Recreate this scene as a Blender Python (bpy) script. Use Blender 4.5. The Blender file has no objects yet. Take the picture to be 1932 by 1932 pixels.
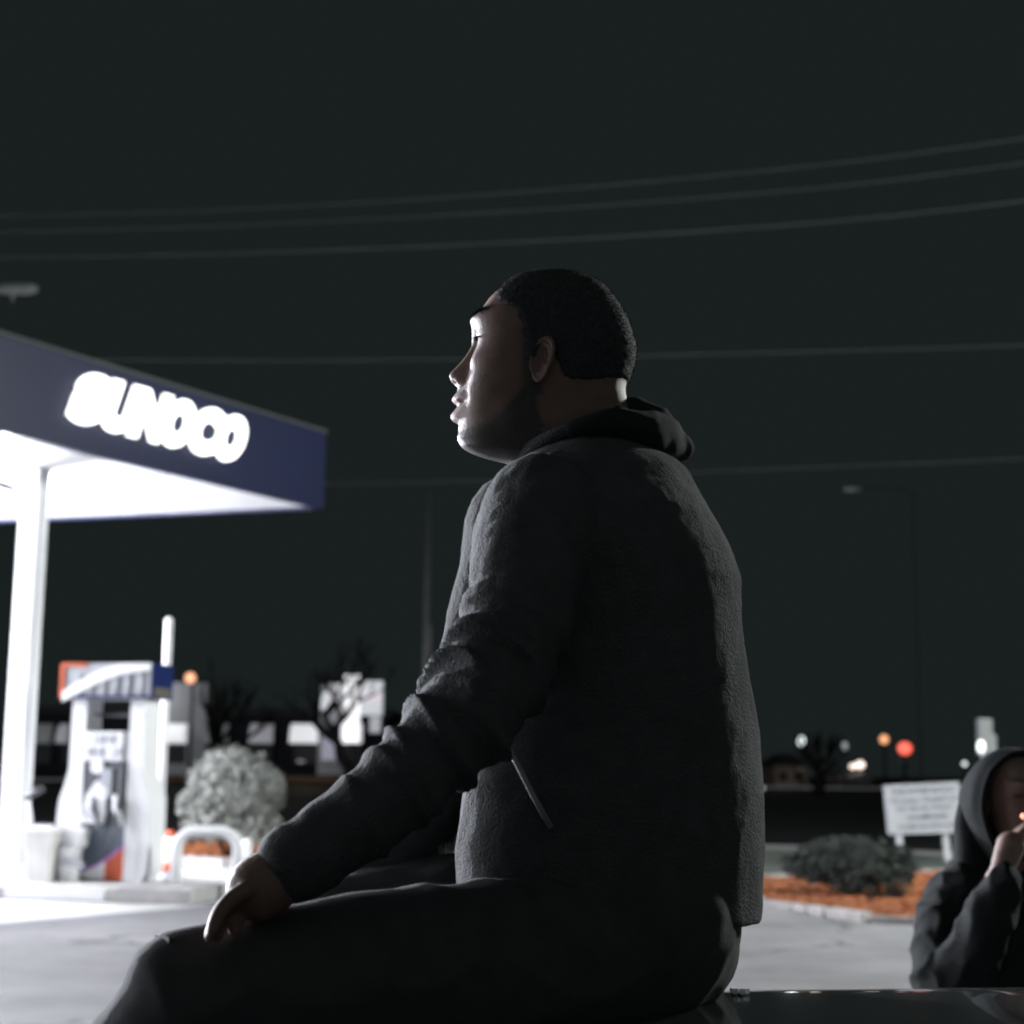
import bpy, bmesh, math, random
import numpy as np
from mathutils import Vector, Matrix, noise
random.seed(7); rng = np.random.default_rng(7)
S = bpy.context.scene
COL = S.collection
R = math.radians

# ------------------------------------------------------------------ camera
CAM = Vector((0.0, 0.0, 1.30))
PITCH, ROLL, LENS = R(9.45), R(0.6), 55.0
F = LENS / 36.0 * 1932.0                       # focal length in pixels of a 1932 px wide view
cam_d = bpy.data.cameras.new('camera'); cam = bpy.data.objects.new('camera', cam_d); COL.objects.link(cam)
cam_d.sensor_width = 36.0; cam_d.lens = LENS; cam_d.clip_end = 2000.0; cam_d.clip_start = 0.05
MC = Matrix.Rotation(R(90) + PITCH, 4, 'X') @ Matrix.Rotation(ROLL, 4, 'Z')
cam.matrix_world = Matrix.Translation(CAM) @ MC
cam_d.dof.use_dof = True; cam_d.dof.focus_distance = 2.02; cam_d.dof.aperture_fstop = 5.0
S.camera = cam

# ------------------------------------------------------------------ night sky, weak fill, exposure
W = bpy.data.worlds.new('World'); S.world = W; W.use_nodes = True
bg = W.node_tree.nodes['Background']
bg.inputs[0].default_value = (0.0100, 0.0137, 0.0134, 1); bg.inputs[1].default_value = 1.0
fill_d = bpy.data.lights.new('fill_light', 'SUN'); fill_d.energy = 0.28; fill_d.angle = R(120); fill_d.color = (0.86, 1.0, 1.0)  # added wide fill from behind the camera, no such source in the place
fill_light = bpy.data.objects.new('fill_light', fill_d); COL.objects.link(fill_light)
fill_light.rotation_euler = Vector((-0.10, 0.86, -0.50)).to_track_quat('-Z', 'Y').to_euler()
S.view_settings.view_transform = 'Standard'; S.view_settings.look = 'None'
S.view_settings.exposure = 0.0; S.view_settings.gamma = 1.0; S.view_settings.use_curve_mapping = False
S.render.engine = 'CYCLES'
S.cycles.use_denoising = True; S.cycles.filter_width = 1.9
S.cycles.max_bounces = 6; S.cycles.sample_clamp_indirect = 4.0

def point_light(name, loc, energy, color, radius):
    d = bpy.data.lights.new(name, 'POINT'); d.energy = energy; d.color = color; d.shadow_soft_size = radius
    o = bpy.data.objects.new(name, d); o.location = loc; COL.objects.link(o); return o

# lot lamp standing off to the right, it gives the rim on the jacket and lights the right of the lot
LOT_LAMP = Vector((11.0, 13.0, 6.6))

# ------------------------------------------------------------------ placing helpers
RC = MC.to_3x3()
def ray(px, py):
    return RC @ Vector(((px - 966.0) / F, -(py - 966.0) / F, -1.0))
def P(px, py, Y):
    d = ray(px, py); return CAM + d * (Y / d.y)
def G(px, py, z=0.0):
    d = ray(px, py); return CAM + d * ((z - CAM.z) / d.z)
def mpp(Y):
    return Y / F

# ------------------------------------------------------------------ object helpers
def tag(o, label=None, cat=None, group=None, kind=None):
    if label: o['label'] = label
    if cat: o['category'] = cat
    if group: o['group'] = group
    if kind: o['kind'] = kind
    return o
def empty(name, loc=(0, 0, 0), rz=0.0, label=None, cat=None, group=None):
    o = bpy.data.objects.new(name, None); COL.objects.link(o)
    o.location = loc; o.rotation_euler = (0, 0, rz); o.empty_display_size = 0.1
    return tag(o, label, cat, group)
def link_mesh(name, me, parent=None, mat=None, world=True):
    o = bpy.data.objects.new(name, me); COL.objects.link(o)
    if mat is not None:
        me.materials.clear(); me.materials.append(mat)
    if parent is not None:
        o.parent = parent
        if world:
            o.matrix_parent_inverse = pinv(parent)
    return o
def pinv(p):
    m = Matrix.Translation(p.location) @ p.rotation_euler.to_matrix().to_4x4()
    if p.parent is not None:
        m = pinv(p.parent).inverted() @ m if False else m
    return m.inverted()

class MB:
    """collects shapes, built as one mesh object"""
    def __init__(s): s.v = []; s.f = []; s.smooth = []
    def add(s, vs, fs, sm=False):
        n = len(s.v); s.v += [tuple(v) for v in vs]
        s.f += [tuple(i + n for i in f) for f in fs]; s.smooth += [sm] * len(fs); return s
    def box(s, c, size, m=None, bev=0.0):
        x, y, z = size[0] / 2, size[1] / 2, size[2] / 2
        if bev > 0:
            b = min(bev, x * .9, y * .9, z * .9); bm = bmesh.new()
            bmesh.ops.create_cube(bm, size=1.0)
            for v in bm.verts: v.co = Vector((v.co.x * 2 * x, v.co.y * 2 * y, v.co.z * 2 * z))
            bmesh.ops.bevel(bm, geom=bm.edges[:], offset=b, segments=2, profile=.6, affect='EDGES')
            vs = [v.co.copy() for v in bm.verts]; bm.verts.index_update(); fs = [[v.index for v in f.verts] for f in bm.faces]; bm.free()
        else:
            vs = [Vector((a * x, b * y, d * z)) for a in (-1, 1) for b in (-1, 1) for d in (-1, 1)]
            fs = [(0, 1, 3, 2), (4, 6, 7, 5), (0, 4, 5, 1), (2, 3, 7, 6), (0, 2, 6, 4), (1, 5, 7, 3)]
        c = Vector(c)
        vs = [((m @ v) if m else v) + c for v in vs]
        return s.add(vs, fs, False)
    def tube(s, pts, rad, n=10, cap=True, sm=True):
        pts = [Vector(p) for p in pts]; k = len(pts)
        rad = rad if hasattr(rad, '__len__') else [rad] * k
        vs = []; up = None
        for i, p in enumerate(pts):
            t = (pts[min(i + 1, k - 1)] - pts[max(i - 1, 0)]).normalized()
            if up is None: up = Vector((0, 0, 1)) if abs(t.z) < .9 else Vector((1, 0, 0))
            a = t.cross(up).normalized(); b = t.cross(a).normalized(); up = -b if False else a.cross(t)
            for j in range(n):
                q = 2 * math.pi * j / n; vs.append(p + (a * math.cos(q) + b * math.sin(q)) * rad[i])
        fs = [(i * n + j, i * n + (j + 1) % n, (i + 1) * n + (j + 1) % n, (i + 1) * n + j) for i in range(k - 1) for j in range(n)]
        s.add(vs, fs, sm)
        if cap:
            m = len(s.v) - len(vs)
            s.f += [tuple(m + j for j in range(n))[::-1], tuple(m + (k - 1) * n + j for j in range(n))]; s.smooth += [False, False]
        return s
    def prism(s, poly, d, sm=False):
        """poly: 3-D points, extruded by vector d"""
        n = len(poly); d = Vector(d); a = [Vector(p) for p in poly]; b = [p + d for p in a]
        fs = [tuple(range(n))[::-1], tuple(range(n, 2 * n))] + [(i, (i + 1) % n, n + (i + 1) % n, n + i) for i in range(n)]
        return s.add(a + b, fs, sm)
    def sphere(s, c, r, n=14, m=8, sc=(1, 1, 1)):
        vs = []; c = Vector(c)
        for i in range(m + 1):
            t = math.pi * i / m
            for j in range(n):
                q = 2 * math.pi * j / n
                vs.append(c + Vector((math.sin(t) * math.cos(q) * r * sc[0], math.sin(t) * math.sin(q) * r * sc[1], math.cos(t) * r * sc[2])))
        fs = [(i * n + j, (i + 1) * n + j, (i + 1) * n + (j + 1) % n, i * n + (j + 1) % n) for i in range(m) for j in range(n)]
        return s.add(vs, fs, True)
    def quad(s, a, b, c, d): return s.add([a, b, c, d], [(0, 1, 2, 3)])
    def build(s, name, mat, parent=None, kind=None, world=True):
        me = bpy.data.meshes.new(name); me.from_pydata(s.v, [], s.f)
        me.polygons.foreach_set('use_smooth', s.smooth); me.update()
        o = link_mesh(name, me, parent, mat, world)
        if kind: o['kind'] = kind
        return o

# ------------------------------------------------------------------ materials
def mat(name, col, rough=.6, metal=0.0, emit=None, es=0.0, var=0.0, vscale=6.0, bump=0.0, bscale=60.0, spec=.4, coat=0.0, sheen=0.0):
    m = bpy.data.materials.new(name); m.use_nodes = True
    nt = m.node_tree; b = nt.nodes['Principled BSDF']
    b.inputs['Base Color'].default_value = (*col, 1); b.inputs['Roughness'].default_value = rough
    b.inputs['Metallic'].default_value = metal; b.inputs['Specular IOR Level'].default_value = spec
    b.inputs['Coat Weight'].default_value = coat
    if sheen: b.inputs['Sheen Weight'].default_value = sheen
    if emit:
        b.inputs['Emission Color'].default_value = (*emit, 1); b.inputs['Emission Strength'].default_value = es
    if var or bump:
        tc = nt.nodes.new('ShaderNodeTexCoord')
    if var:
        n = nt.nodes.new('ShaderNodeTexNoise'); n.inputs['Scale'].default_value = vscale; n.inputs['Detail'].default_value = 6
        nt.links.new(tc.outputs['Object'], n.inputs['Vector'])
        r = nt.nodes.new('ShaderNodeMapRange'); r.inputs[1].default_value = .3; r.inputs[2].default_value = .7
        r.inputs[3].default_value = 1 - var; r.inputs[4].default_value = 1 + var
        nt.links.new(n.outputs['Fac'], r.inputs[0])
        x = nt.nodes.new('ShaderNodeMix'); x.data_type = 'RGBA'; x.blend_type = 'MULTIPLY'; x.inputs[0].default_value = 1
        x.inputs[6].default_value = (*col, 1); nt.links.new(r.outputs[0], x.inputs[7])
        nt.links.new(x.outputs[2], b.inputs['Base Color'])
    if bump:
        n2 = nt.nodes.new('ShaderNodeTexNoise'); n2.inputs['Scale'].default_value = bscale; n2.inputs['Detail'].default_value = 5
        nt.links.new(tc.outputs['Object'], n2.inputs['Vector'])
        bp = nt.nodes.new('ShaderNodeBump'); bp.inputs['Strength'].default_value = bump; bp.inputs['Distance'].default_value = .01
        nt.links.new(n2.outputs['Fac'], bp.inputs['Height']); nt.links.new(bp.outputs['Normal'], b.inputs['Normal'])
    return m

def ground_mat(name, c1, c2, scale=1.2, fine=90.0, cracks=0.0, crack_scale=.35, rough=.85, spec=.25):
    m = mat(name, c1, rough, bump=.35, bscale=fine, spec=spec)
    nt = m.node_tree; b = nt.nodes['Principled BSDF']; N = nt.nodes.new; L = nt.links.new
    tc = N('ShaderNodeTexCoord')
    n = N('ShaderNodeTexNoise'); n.inputs['Scale'].default_value = scale; n.inputs['Detail'].default_value = 8; n.inputs['Roughness'].default_value = .65
    L(tc.outputs['Object'], n.inputs['Vector'])
    n2 = N('ShaderNodeTexNoise'); n2.inputs['Scale'].default_value = fine; n2.inputs['Detail'].default_value = 3
    L(tc.outputs['Object'], n2.inputs['Vector'])
    cr = N('ShaderNodeValToRGB'); cr.color_ramp.elements[0].position = .32; cr.color_ramp.elements[1].position = .68
    cr.color_ramp.elements[0].color = (*c1, 1); cr.color_ramp.elements[1].color = (*c2, 1); L(n.outputs['Fac'], cr.inputs['Fac'])
    mr = N('ShaderNodeMapRange'); mr.inputs[1].default_value = .3; mr.inputs[2].default_value = .7; mr.inputs[3].default_value = .82; mr.inputs[4].default_value = 1.18
    L(n2.outputs['Fac'], mr.inputs[0])
    mx = N('ShaderNodeMix'); mx.data_type = 'RGBA'; mx.blend_type = 'MULTIPLY'; mx.inputs[0].default_value = 1
    L(cr.outputs['Color'], mx.inputs[6]); L(mr.outputs[0], mx.inputs[7])
    out = mx.outputs[2]
    if cracks:
        wv = N('ShaderNodeTexNoise'); wv.inputs['Scale'].default_value = 1.3; wv.inputs['Detail'].default_value = 5; L(tc.outputs['Object'], wv.inputs['Vector'])
        ad = N('ShaderNodeMix'); ad.data_type = 'RGBA'; ad.blend_type = 'LINEAR_LIGHT'; ad.inputs[0].default_value = .5
        L(tc.outputs['Object'], ad.inputs[6]); L(wv.outputs['Color'], ad.inputs[7])
        vo = N('ShaderNodeTexVoronoi'); vo.feature = 'DISTANCE_TO_EDGE'; vo.inputs['Scale'].default_value = crack_scale; L(ad.outputs[2], vo.inputs['Vector'])
        lt = N('ShaderNodeMapRange'); lt.inputs[1].default_value = .0; lt.inputs[2].default_value = .011; lt.inputs[3].default_value = cracks; lt.inputs[4].default_value = 0
        L(vo.outputs['Distance'], lt.inputs[0])
        brk = N('ShaderNodeTexNoise'); brk.inputs['Scale'].default_value = .7; L(tc.outputs['Object'], brk.inputs['Vector'])
        br = N('ShaderNodeMapRange'); br.inputs[1].default_value = .40; br.inputs[2].default_value = .50; L(brk.outputs['Fac'], br.inputs[0])
        mu = N('ShaderNodeMath'); mu.operation = 'MULTIPLY'; L(lt.outputs[0], mu.inputs[0]); L(br.outputs[0], mu.inputs[1])
        m2 = N('ShaderNodeMix'); m2.data_type = 'RGBA'; L(mu.outputs[0], m2.inputs[0]); L(out, m2.inputs[6]); m2.inputs[7].default_value = (.03, .03, .03, 1)
        out = m2.outputs[2]
    L(out, b.inputs['Base Color'])
    return m

M = {}
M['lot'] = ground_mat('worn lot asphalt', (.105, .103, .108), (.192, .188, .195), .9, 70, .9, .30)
M['pad'] = ground_mat('concrete pad', (.34, .34, .335), (.44, .44, .43), 1.1, 60, .25, .25)
M['seam'] = ground_mat('dark asphalt seam', (.10, .10, .115), (.14, .14, .155), 1.5, 70)
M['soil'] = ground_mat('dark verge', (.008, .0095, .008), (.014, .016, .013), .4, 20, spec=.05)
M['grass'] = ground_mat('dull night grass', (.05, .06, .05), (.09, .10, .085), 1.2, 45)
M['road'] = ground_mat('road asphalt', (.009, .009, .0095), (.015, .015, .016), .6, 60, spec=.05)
M['walk'] = ground_mat('pavement concrete', (.20, .20, .19), (.28, .28, .27), .8, 50)
M['kerb'] = mat('kerb stone', (.21, .20, .195), .8, var=.25, vscale=5, bump=.4, bscale=30)
M['mulch'] = mat('orange mulch', (.18, .058, .021), .95, var=.45, vscale=9, bump=1, bscale=50)
M['chip'] = mat('mulch chip', (.20, .066, .024), .95, var=.5, vscale=3)
M['white'] = mat('white painted metal', (.72, .72, .74), .45, var=.04, vscale=3)
M['ceiling'] = mat('white canopy soffit', (.78, .78, .80), .6, var=.03, vscale=2)
M['seamgrey'] = mat('soffit joint', (.45, .45, .47), .7)
M['blue'] = mat('blue fascia sheet', (.006, .0092, .034), .5, var=.12, spec=.2, vscale=.8)
M['trim'] = mat('grey metal trim', (.05, .053, .056), .6, spec=.15)
M['signback'] = mat('charcoal sign backing', (.026, .0275, .038), .6, var=.15, vscale=1.2)
M['letter'] = mat('lit white letters', (.8, .8, .8), .5, emit=(1, 1, .99), es=2.6)
M['lens'] = mat('lamp lens', (.8, .8, .8), .5, emit=(1, .99, 1), es=1.6)
M['orange'] = mat('orange panel', (.45, .075, .022), .45, var=.08)
M['dblue'] = mat('deep blue panel', (.008, .016, .075), .6, var=.06, spec=.12)
M['bluegrey'] = mat('blue grey panel', (.085, .105, .135), .45, var=.15, vscale=3)
M['lgrey'] = mat('light grey panel', (.30, .31, .34), .45, var=.1, vscale=4)
M['mgrey'] = mat('mid grey panel', (.06, .064, .08), .5, var=.1, vscale=4)
M['dgrey'] = mat('dark grey plastic', (.05, .05, .06), .5)
M['black'] = mat('black rubber', (.015, .015, .016), .5)
M['purple'] = mat('purple stripe', (.42, .16, .62), .45)
M['brownlabel'] = mat('brown label', (.10, .085, .075), .6, var=.2)
M['concrete'] = mat('island concrete', (.50, .49, .48), .85, var=.18, vscale=3, bump=.3, bscale=30)
M['greyconc'] = mat('weathered concrete block', (.33, .32, .325), .9, var=.22, vscale=4, bump=.4, bscale=25)
M['metal'] = mat('galvanised steel', (.36, .37, .38), .5, .3, var=.12)
M['poledark'] = mat('dark weathered pole', (.012, .0125, .012), .9, var=.2, vscale=2, spec=.03)
M['polegrey'] = mat('weathered grey pole', (.06, .063, .06), .8, var=.2, vscale=2)
M['boxgrey'] = mat('dull grey box', (.10, .105, .105), .6, var=.1)
M['wire'] = mat('cable sheath', (.16, .167, .165), .6)
M['bark'] = mat('dark bark', (.004, .004, .0036), 1.0, var=.3, bump=.3, bscale=18, spec=0.0)
M['leaf'] = mat('grey green leaf', (.165, .172, .158), .6, var=.35, vscale=5)
M['hedge'] = mat('dark hedge leaf', (.009, .0145, .0115), .7, var=.4, vscale=5)
M['darkwall'] = mat('dark timber wall', (.006, .0063, .0075), .95, var=.1, spec=.02)
M['farwall'] = mat('stucco wall', (.13, .13, .135), .85, var=.08, vscale=.4)
M['farroof'] = mat('dark roof', (.008, .008, .009), .9, spec=.1)
M['brownwall'] = mat('brown brick wall', (.08, .058, .043), .9, var=.3, vscale=1.5)
M['bezel'] = mat('dark window glass', (.01, .011, .012), .6, spec=.1)
M['awn1'] = mat('bright lit awning', (.3, .3, .3), .6, emit=(.95, .96, 1), es=.62)
M['awn2'] = mat('dim lit awning', (.10, .10, .10), .6, emit=(.9, .9, 1), es=.20)
M['awn3'] = mat('faint lit awning', (.05, .05, .05), .6, emit=(.9, .95, 1), es=.07)
M['doorlit'] = mat('lit doorway', (.08, .08, .10), .5, emit=(.62, .62, .8), es=.28)
M['warmstrip'] = mat('warm lit kerb line', (.05, .033, .02), .8, var=.3, spec=.05)
def glow(name, c, s): return mat(name, (.5, .5, .5), .5, emit=c, es=s)
M['g_white'] = glow('white lamp glass', (.9, 1, .98), 1.6)
M['g_dim'] = glow('dim lamp glass', (.9, 1, 1), .35)
M['g_orange'] = glow('sodium lamp glass', (1, .42, .16), 1.3)
M['g_red'] = glow('red signal lens', (1, .09, .035), 1.4)
M['g_warm'] = glow('headlamp glass', (1, .83, .72), 2.0)
M['g_ember'] = glow('cigarette ember', (1, .16, .06), 3.0)
M['skin2'] = mat('dark skin', (.17, .10, .072), .5, var=.1, vscale=30)
def fabric(name, col, bump=.35, scale=900, var=.12):
    m = mat(name, col, .9, var=var, vscale=40, bump=bump, bscale=scale, spec=.06); return m
M['jacket'] = fabric('charcoal wool jacket', (.056, .0585, .060), .6, 260)
M['hoodie'] = fabric('black cotton hoodie', (.018, .019, .0195))
M['denim'] = fabric('black denim', (.050, .052, .053), .5, 700)
M['parka'] = fabric('black nylon jacket', (.010, .0115, .0115), .25, 300)
M['shoe'] = mat('black leather shoe', (.03, .03, .03), .4)
M['hair'] = mat('black cropped hair', (.034, .034, .0355), .85, var=.3, vscale=200, spec=.12)
M['paint'] = mat('black car paint', (.012, .013, .014), .22, spec=.5, coat=.6)
M['glass'] = mat('dark car glass', (.01, .012, .012), .05, spec=.5)
M['chrome'] = mat('bright badge', (.85, .85, .88), .25, .6)
M['eye'] = mat('eyeball', (.05, .04, .035), .2)
M['paper'] = mat('cigarette paper', (.7, .68, .64), .8)

# skin with masks for hair, lips and eye shade kept on the surface
def skin_mat():
    m = mat('brown skin', (.3, .2, .15), .60, bump=.2, bscale=420, spec=.22)
    nt = m.node_tree; b = nt.nodes['Principled BSDF']; N = nt.nodes.new; L = nt.links.new
    at = N('ShaderNodeAttribute'); at.attribute_name = 'growth_shade'
    sp = N('ShaderNodeSeparateColor'); L(at.outputs['Color'], sp.inputs[0])
    tc = N('ShaderNodeTexCoord'); n = N('ShaderNodeTexNoise'); n.inputs['Scale'].default_value = 45; n.inputs['Detail'].default_value = 6
    L(tc.outputs['Object'], n.inputs['Vector'])
    cr = N('ShaderNodeValToRGB'); cr.color_ramp.elements[0].position = .3; cr.color_ramp.elements[1].position = .7
    cr.color_ramp.elements[0].color = (.122, .077, .062, 1); cr.color_ramp.elements[1].color = (.160, .102, .084, 1)
    L(n.outputs['Fac'], cr.inputs['Fac'])
    a = N('ShaderNodeMix'); a.data_type = 'RGBA'; L(sp.outputs[1], a.inputs[0]); L(cr.outputs['Color'], a.inputs[6]); a.inputs[7].default_value = (.150, .070, .072, 1)
    hn = N('ShaderNodeTexNoise'); hn.inputs['Scale'].default_value = 420; hn.inputs['Detail'].default_value = 2; L(tc.outputs['Object'], hn.inputs['Vector'])
    hm = N('ShaderNodeMapRange'); hm.inputs[1].default_value = .3; hm.inputs[2].default_value = .6; hm.inputs[3].default_value = .7; hm.inputs[4].default_value = 1; L(hn.outputs['Fac'], hm.inputs[0])
    mu = N('ShaderNodeMath'); mu.operation = 'MULTIPLY'; L(sp.outputs[0], mu.inputs[0]); L(hm.outputs[0], mu.inputs[1])
    c = N('ShaderNodeMix'); c.data_type = 'RGBA'; L(mu.outputs[0], c.inputs[0]); L(a.outputs[2], c.inputs[6]); c.inputs[7].default_value = (.035, .034, .034, 1)
    e = N('ShaderNodeMix'); e.data_type = 'RGBA'; L(sp.outputs[2], e.inputs[0]); L(c.outputs[2], e.inputs[6]); e.inputs[7].default_value = (.012, .010, .010, 1)
    L(e.outputs[2], b.inputs['Base Color'])
    b.inputs['Subsurface Weight'].default_value = .05; b.inputs['Subsurface Radius'].default_value = (.006, .002, .001); b.inputs['Subsurface Scale'].default_value = .6
    return m
M['skin'] = skin_mat()

# ------------------------------------------------------------------ large structure: ground sheets
def sheet(name, poly, z, m):
    me = bpy.data.meshes.new(name); me.from_pydata([(p[0], p[1], z) for p in poly], [], [tuple(range(len(poly)))]); me.update()
    if me.polygons[0].normal.z < 0: me.flip_normals()
    return tag(link_mesh(name, me, None, m), kind='structure')
rows = [(-60, -.012), (45, -.012), (62, .25), (80, .66), (900, .66)]
gm = MB()
for (y0, z0), (y1, z1) in zip(rows, rows[1:]):
    gm.quad((-700, y0, z0), (700, y0, z0), (700, y1, z1), (-700, y1, z1))
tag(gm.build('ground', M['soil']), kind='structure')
sheet('parking_lot', [(-40, -20), (30, -20), (30, 15.2), (3.6, 15.0), (2.4, 17.2), (-2.0, 20.5), (-5.0, 22.2), (-40, 30)], -.004, M['lot'])
e0, e1 = G(0, 1742), G(440, 1705)
ed = (e1 - e0).normalized(); en = Vector((ed.y, -ed.x, 0))
pa, pb = e0 - ed * 9, e1 + ed * 4.6
sheet('concrete_pad', [pa, pb, pb + Vector((-.4, 2.2, 0)), (-6.0, 22.0, 0), (-40, 28, 0), (-40, pa.y, 0)], .004, M['pad'])
sheet('asphalt_seam', [pa, pb, pb + en * .42, pa + en * .42], .0005, M['seam'])
sheet('verge', [(-30, 22.2), (-5, 22.3), (-2, 20.6), (2.2, 17.4), (3.4, 15.2), (30, 15.4), (30, 27), (-30, 31)], -.008, M['grass'])
sheet('pavement', [(-30, 30.5), (2, 30.0), (9, 25.5), (30, 22), (30, 23.8), (9.4, 27.0), (2.4, 32.2), (-30, 33)], .0, M['walk'])
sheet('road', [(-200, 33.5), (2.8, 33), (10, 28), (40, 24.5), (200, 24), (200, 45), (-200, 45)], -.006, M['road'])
fp = MB(); fp.box((25, 80.2, .70), (120, 1.6, .08)); tag(fp.build('far_pavement', M['walk']), kind='structure')

# planting beds with kerb stones
def bed(front, back, z=.05):
    poly = front + back[::-1]
    b = MB(); b.prism([Vector((p[0], p[1], -.01)) for p in poly], (0, 0, z + .01))
    o = b.build('planting_bed', M['mulch']); return tag(o, kind='structure'), poly
def chips(poly, z, n, size, name):
    xs = [p[0] for p in poly]; ys = [p[1] for p in poly]; cb = MB(); k = 0
    while k < n:
        x, y = random.uniform(min(xs), max(xs)), random.uniform(min(ys), max(ys))
        ins = False; j = len(poly) - 1
        for i in range(len(poly)):
            if (poly[i][1] > y) != (poly[j][1] > y) and x < (poly[j][0] - poly[i][0]) * (y - poly[i][1]) / (poly[j][1] - poly[i][1]) + poly[i][0]: ins = not ins
            j = i
        if not ins: continue
        k += 1
        m = Matrix.Rotation(random.uniform(0, 6.3), 3, 'Z') @ Matrix.Rotation(random.uniform(-.6, .6), 3, 'X')
        cb.box((x, y, z + random.uniform(-.01, .035)), (size * random.uniform(.6, 1.8), size * random.uniform(.25, .5), size * .25), m)
    return tag(cb.build(name, M['chip']), kind='stuff')
rf = [G(1372, 1700), G(1440, 1708), G(1500, 1716), G(1560, 1729), G(1640, 1739), G(1735, 1743), G(1830, 1744)]
rb = [G(1372, 1666), G(1440, 1668), G(1500, 1664), G(1560, 1660), G(1640, 1656), G(1735, 1655), G(1830, 1655)]
_, poly = bed([(p.x, p.y) for p in rf], [(p.x, p.y) for p in rb]); chips(poly, .05, 2600, .07, 'mulch_chips')
lf = [G(270, 1630), G(345, 1632), G(435, 1638), G(520, 1640), G(640, 1640)]
lb = [G(270, 1599), G(345, 1597), G(435, 1598), G(520, 1600), G(640, 1602)]
_, poly = bed([(p.x, p.y) for p in lf], [(p.x, p.y) for p in lb]); chips(poly, .05, 1400, .08, 'mulch_chips')
def kerb(name, pts, w, h, gap=.02, step=.42, rough=.0, label=None):
    k = empty(name, (pts[0].x, pts[0].y, 0)); k['kind'] = 'structure'
    for a, b in zip(pts, pts[1:]):
        L = (b - a).length; n = max(1, round(L / step)); d = (b - a).normalized(); ang = math.atan2(d.y, d.x)
        for i in range(n):
            c = a + d * ((i + .5) * L / n)
            hh = h * (1 - rough * random.random()); ww = w * (1 - .5 * rough * random.random())
            m = Matrix.Rotation(ang + rough * random.uniform(-.12, .12), 3, 'Z') @ Matrix.Rotation(rough * random.uniform(-.1, .1), 3, 'X')
            s = MB(); s.box((c.x, c.y, hh / 2 - .02), (L / n - gap, ww, hh + .04), m, .02); s.build('kerb_stone', M['kerb'], k)
    return k
kerb('bed_kerb', [p + Vector((0, -.06, 0)) for p in rf], .13, .10, .03, .40, .5)
kerb('bed_kerb', [p + Vector((0, -.1, 0)) for p in lf], .20, .14, .012, .9, .1)
kerb('back_kerb', [p + Vector((0, .3, 0)) for p in rb], .16, .09, .01, 1.0, .1)

# ------------------------------------------------------------------ station canopy
ZB = 4.60
c0 = G(604, 956, ZB); cl = G(0, 812, ZB); cf = G(0, 982, ZB)
d1 = (cl - c0).normalized(); d2 = (cf - c0).normalized()
A = c0; B = c0 + d1 * 20.0; D = c0 + d2 * 32.0; C_ = B + d2 * 32.0
n1 = Vector((-d1.y, d1.x, 0));  n1 = n1 if n1.dot(CAM - c0) > 0 else -n1           # outward normal of the signed side
n2 = Vector((-d2.y, d2.x, 0));  n2 = n2 if n2.dot(c0 - B) > 0 else -n2
def hit_fascia(px, py):
    d = ray(px, py); t = (c0 - CAM).dot(n1) / d.dot(n1); p = CAM + d * t
    return (p - c0).dot(d1), p.z
HF = .5 * ((hit_fascia(608, 801)[1] - ZB) + (hit_fascia(20, 645)[1] - ZB)) - .05
can = empty('station_canopy', (A.x, A.y, 0), 0, 'big flat petrol station canopy with blue edge and brightly lit white underside', 'canopy')
def slab(name, pts, z0, z1, m): 
    b = MB(); b.prism([Vector((p.x, p.y, z0)) for p in pts], (0, 0, z1 - z0)); return b.build(name, m, can)
slab('soffit', [A, B, C_, D], ZB, ZB + .06, M['ceiling'])
slab('roof', [A, B, C_, D], ZB + HF * .55, ZB + HF * .6, M['farroof'])
for a, b, nn in ((A, B, n1), (A, D, n2), (B, C_, -n2), (D, C_, -n1)):
    f = MB(); dd = (b - a).normalized()
    o_ = .0 if nn in (n1, -n1) else 0.0
    f.prism([Vector((p.x, p.y, ZB - .03)) for p in (a - nn * .05, b - nn * .05, b + nn * .06, a + nn * .06)], (0, 0, HF + .03))
    f.build('fascia', M['blue'], can)
    t = MB(); t.prism([Vector((p.x, p.y, ZB + HF)) for p in (a - nn * .08, b - nn * .08, b + nn * .085, a + nn * .085)], (0, 0, .035)); t.build('cap_trim', M['trim'], can)
# soffit joints
for i in range(1, 16):
    a = A + d1 * (20.0 * i / 16); j = MB(); j.prism([Vector((p.x, p.y, ZB - .008)) for p in (a, a + d1 * .03, a + d1 * .03 + d2 * 32, a + d2 * 32)], (0, 0, .006)); j.build('soffit_joint', M['seamgrey'], can)
# fixtures and their light
CANOPY_W = ((1700, 2100, 3500, 6000, 2500, 2500, 2000), (800, 1200, 1500, 2500, 4000, 4000, 2000), (400, 900, 1200, 1500, 1500, 1500, 1500), (350, 500, 700, 700, 700, 700, 700), (250, 300, 400, 400, 400, 400, 400))
fix = []
for i in range(5):
    for k in range(7):
        p = A + d1 * (2.6 + 3.9 * i) + d2 * (2.6 + 4.6 * k); fix.append(p)
for p in fix:
    h = MB(); h.box((p.x, p.y, ZB - .06), (.62, .62, .10), Matrix.Rotation(math.atan2(d2.y, d2.x), 3, 'Z'), .03); ho = h.build('light_housing', M['white'], can)
    l = MB(); l.box((p.x, p.y, ZB - .135), (.50, .50, .05), Matrix.Rotation(math.atan2(d2.y, d2.x), 3, 'Z'), .02); l.build('light_lens', M['lens'], can)
    i_ = fix.index(p); point_light('canopy_light', (p.x, p.y, ZB - .42), CANOPY_W[i_ // 7][i_ % 7], (.90, .92, 1.0), .22)
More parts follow.
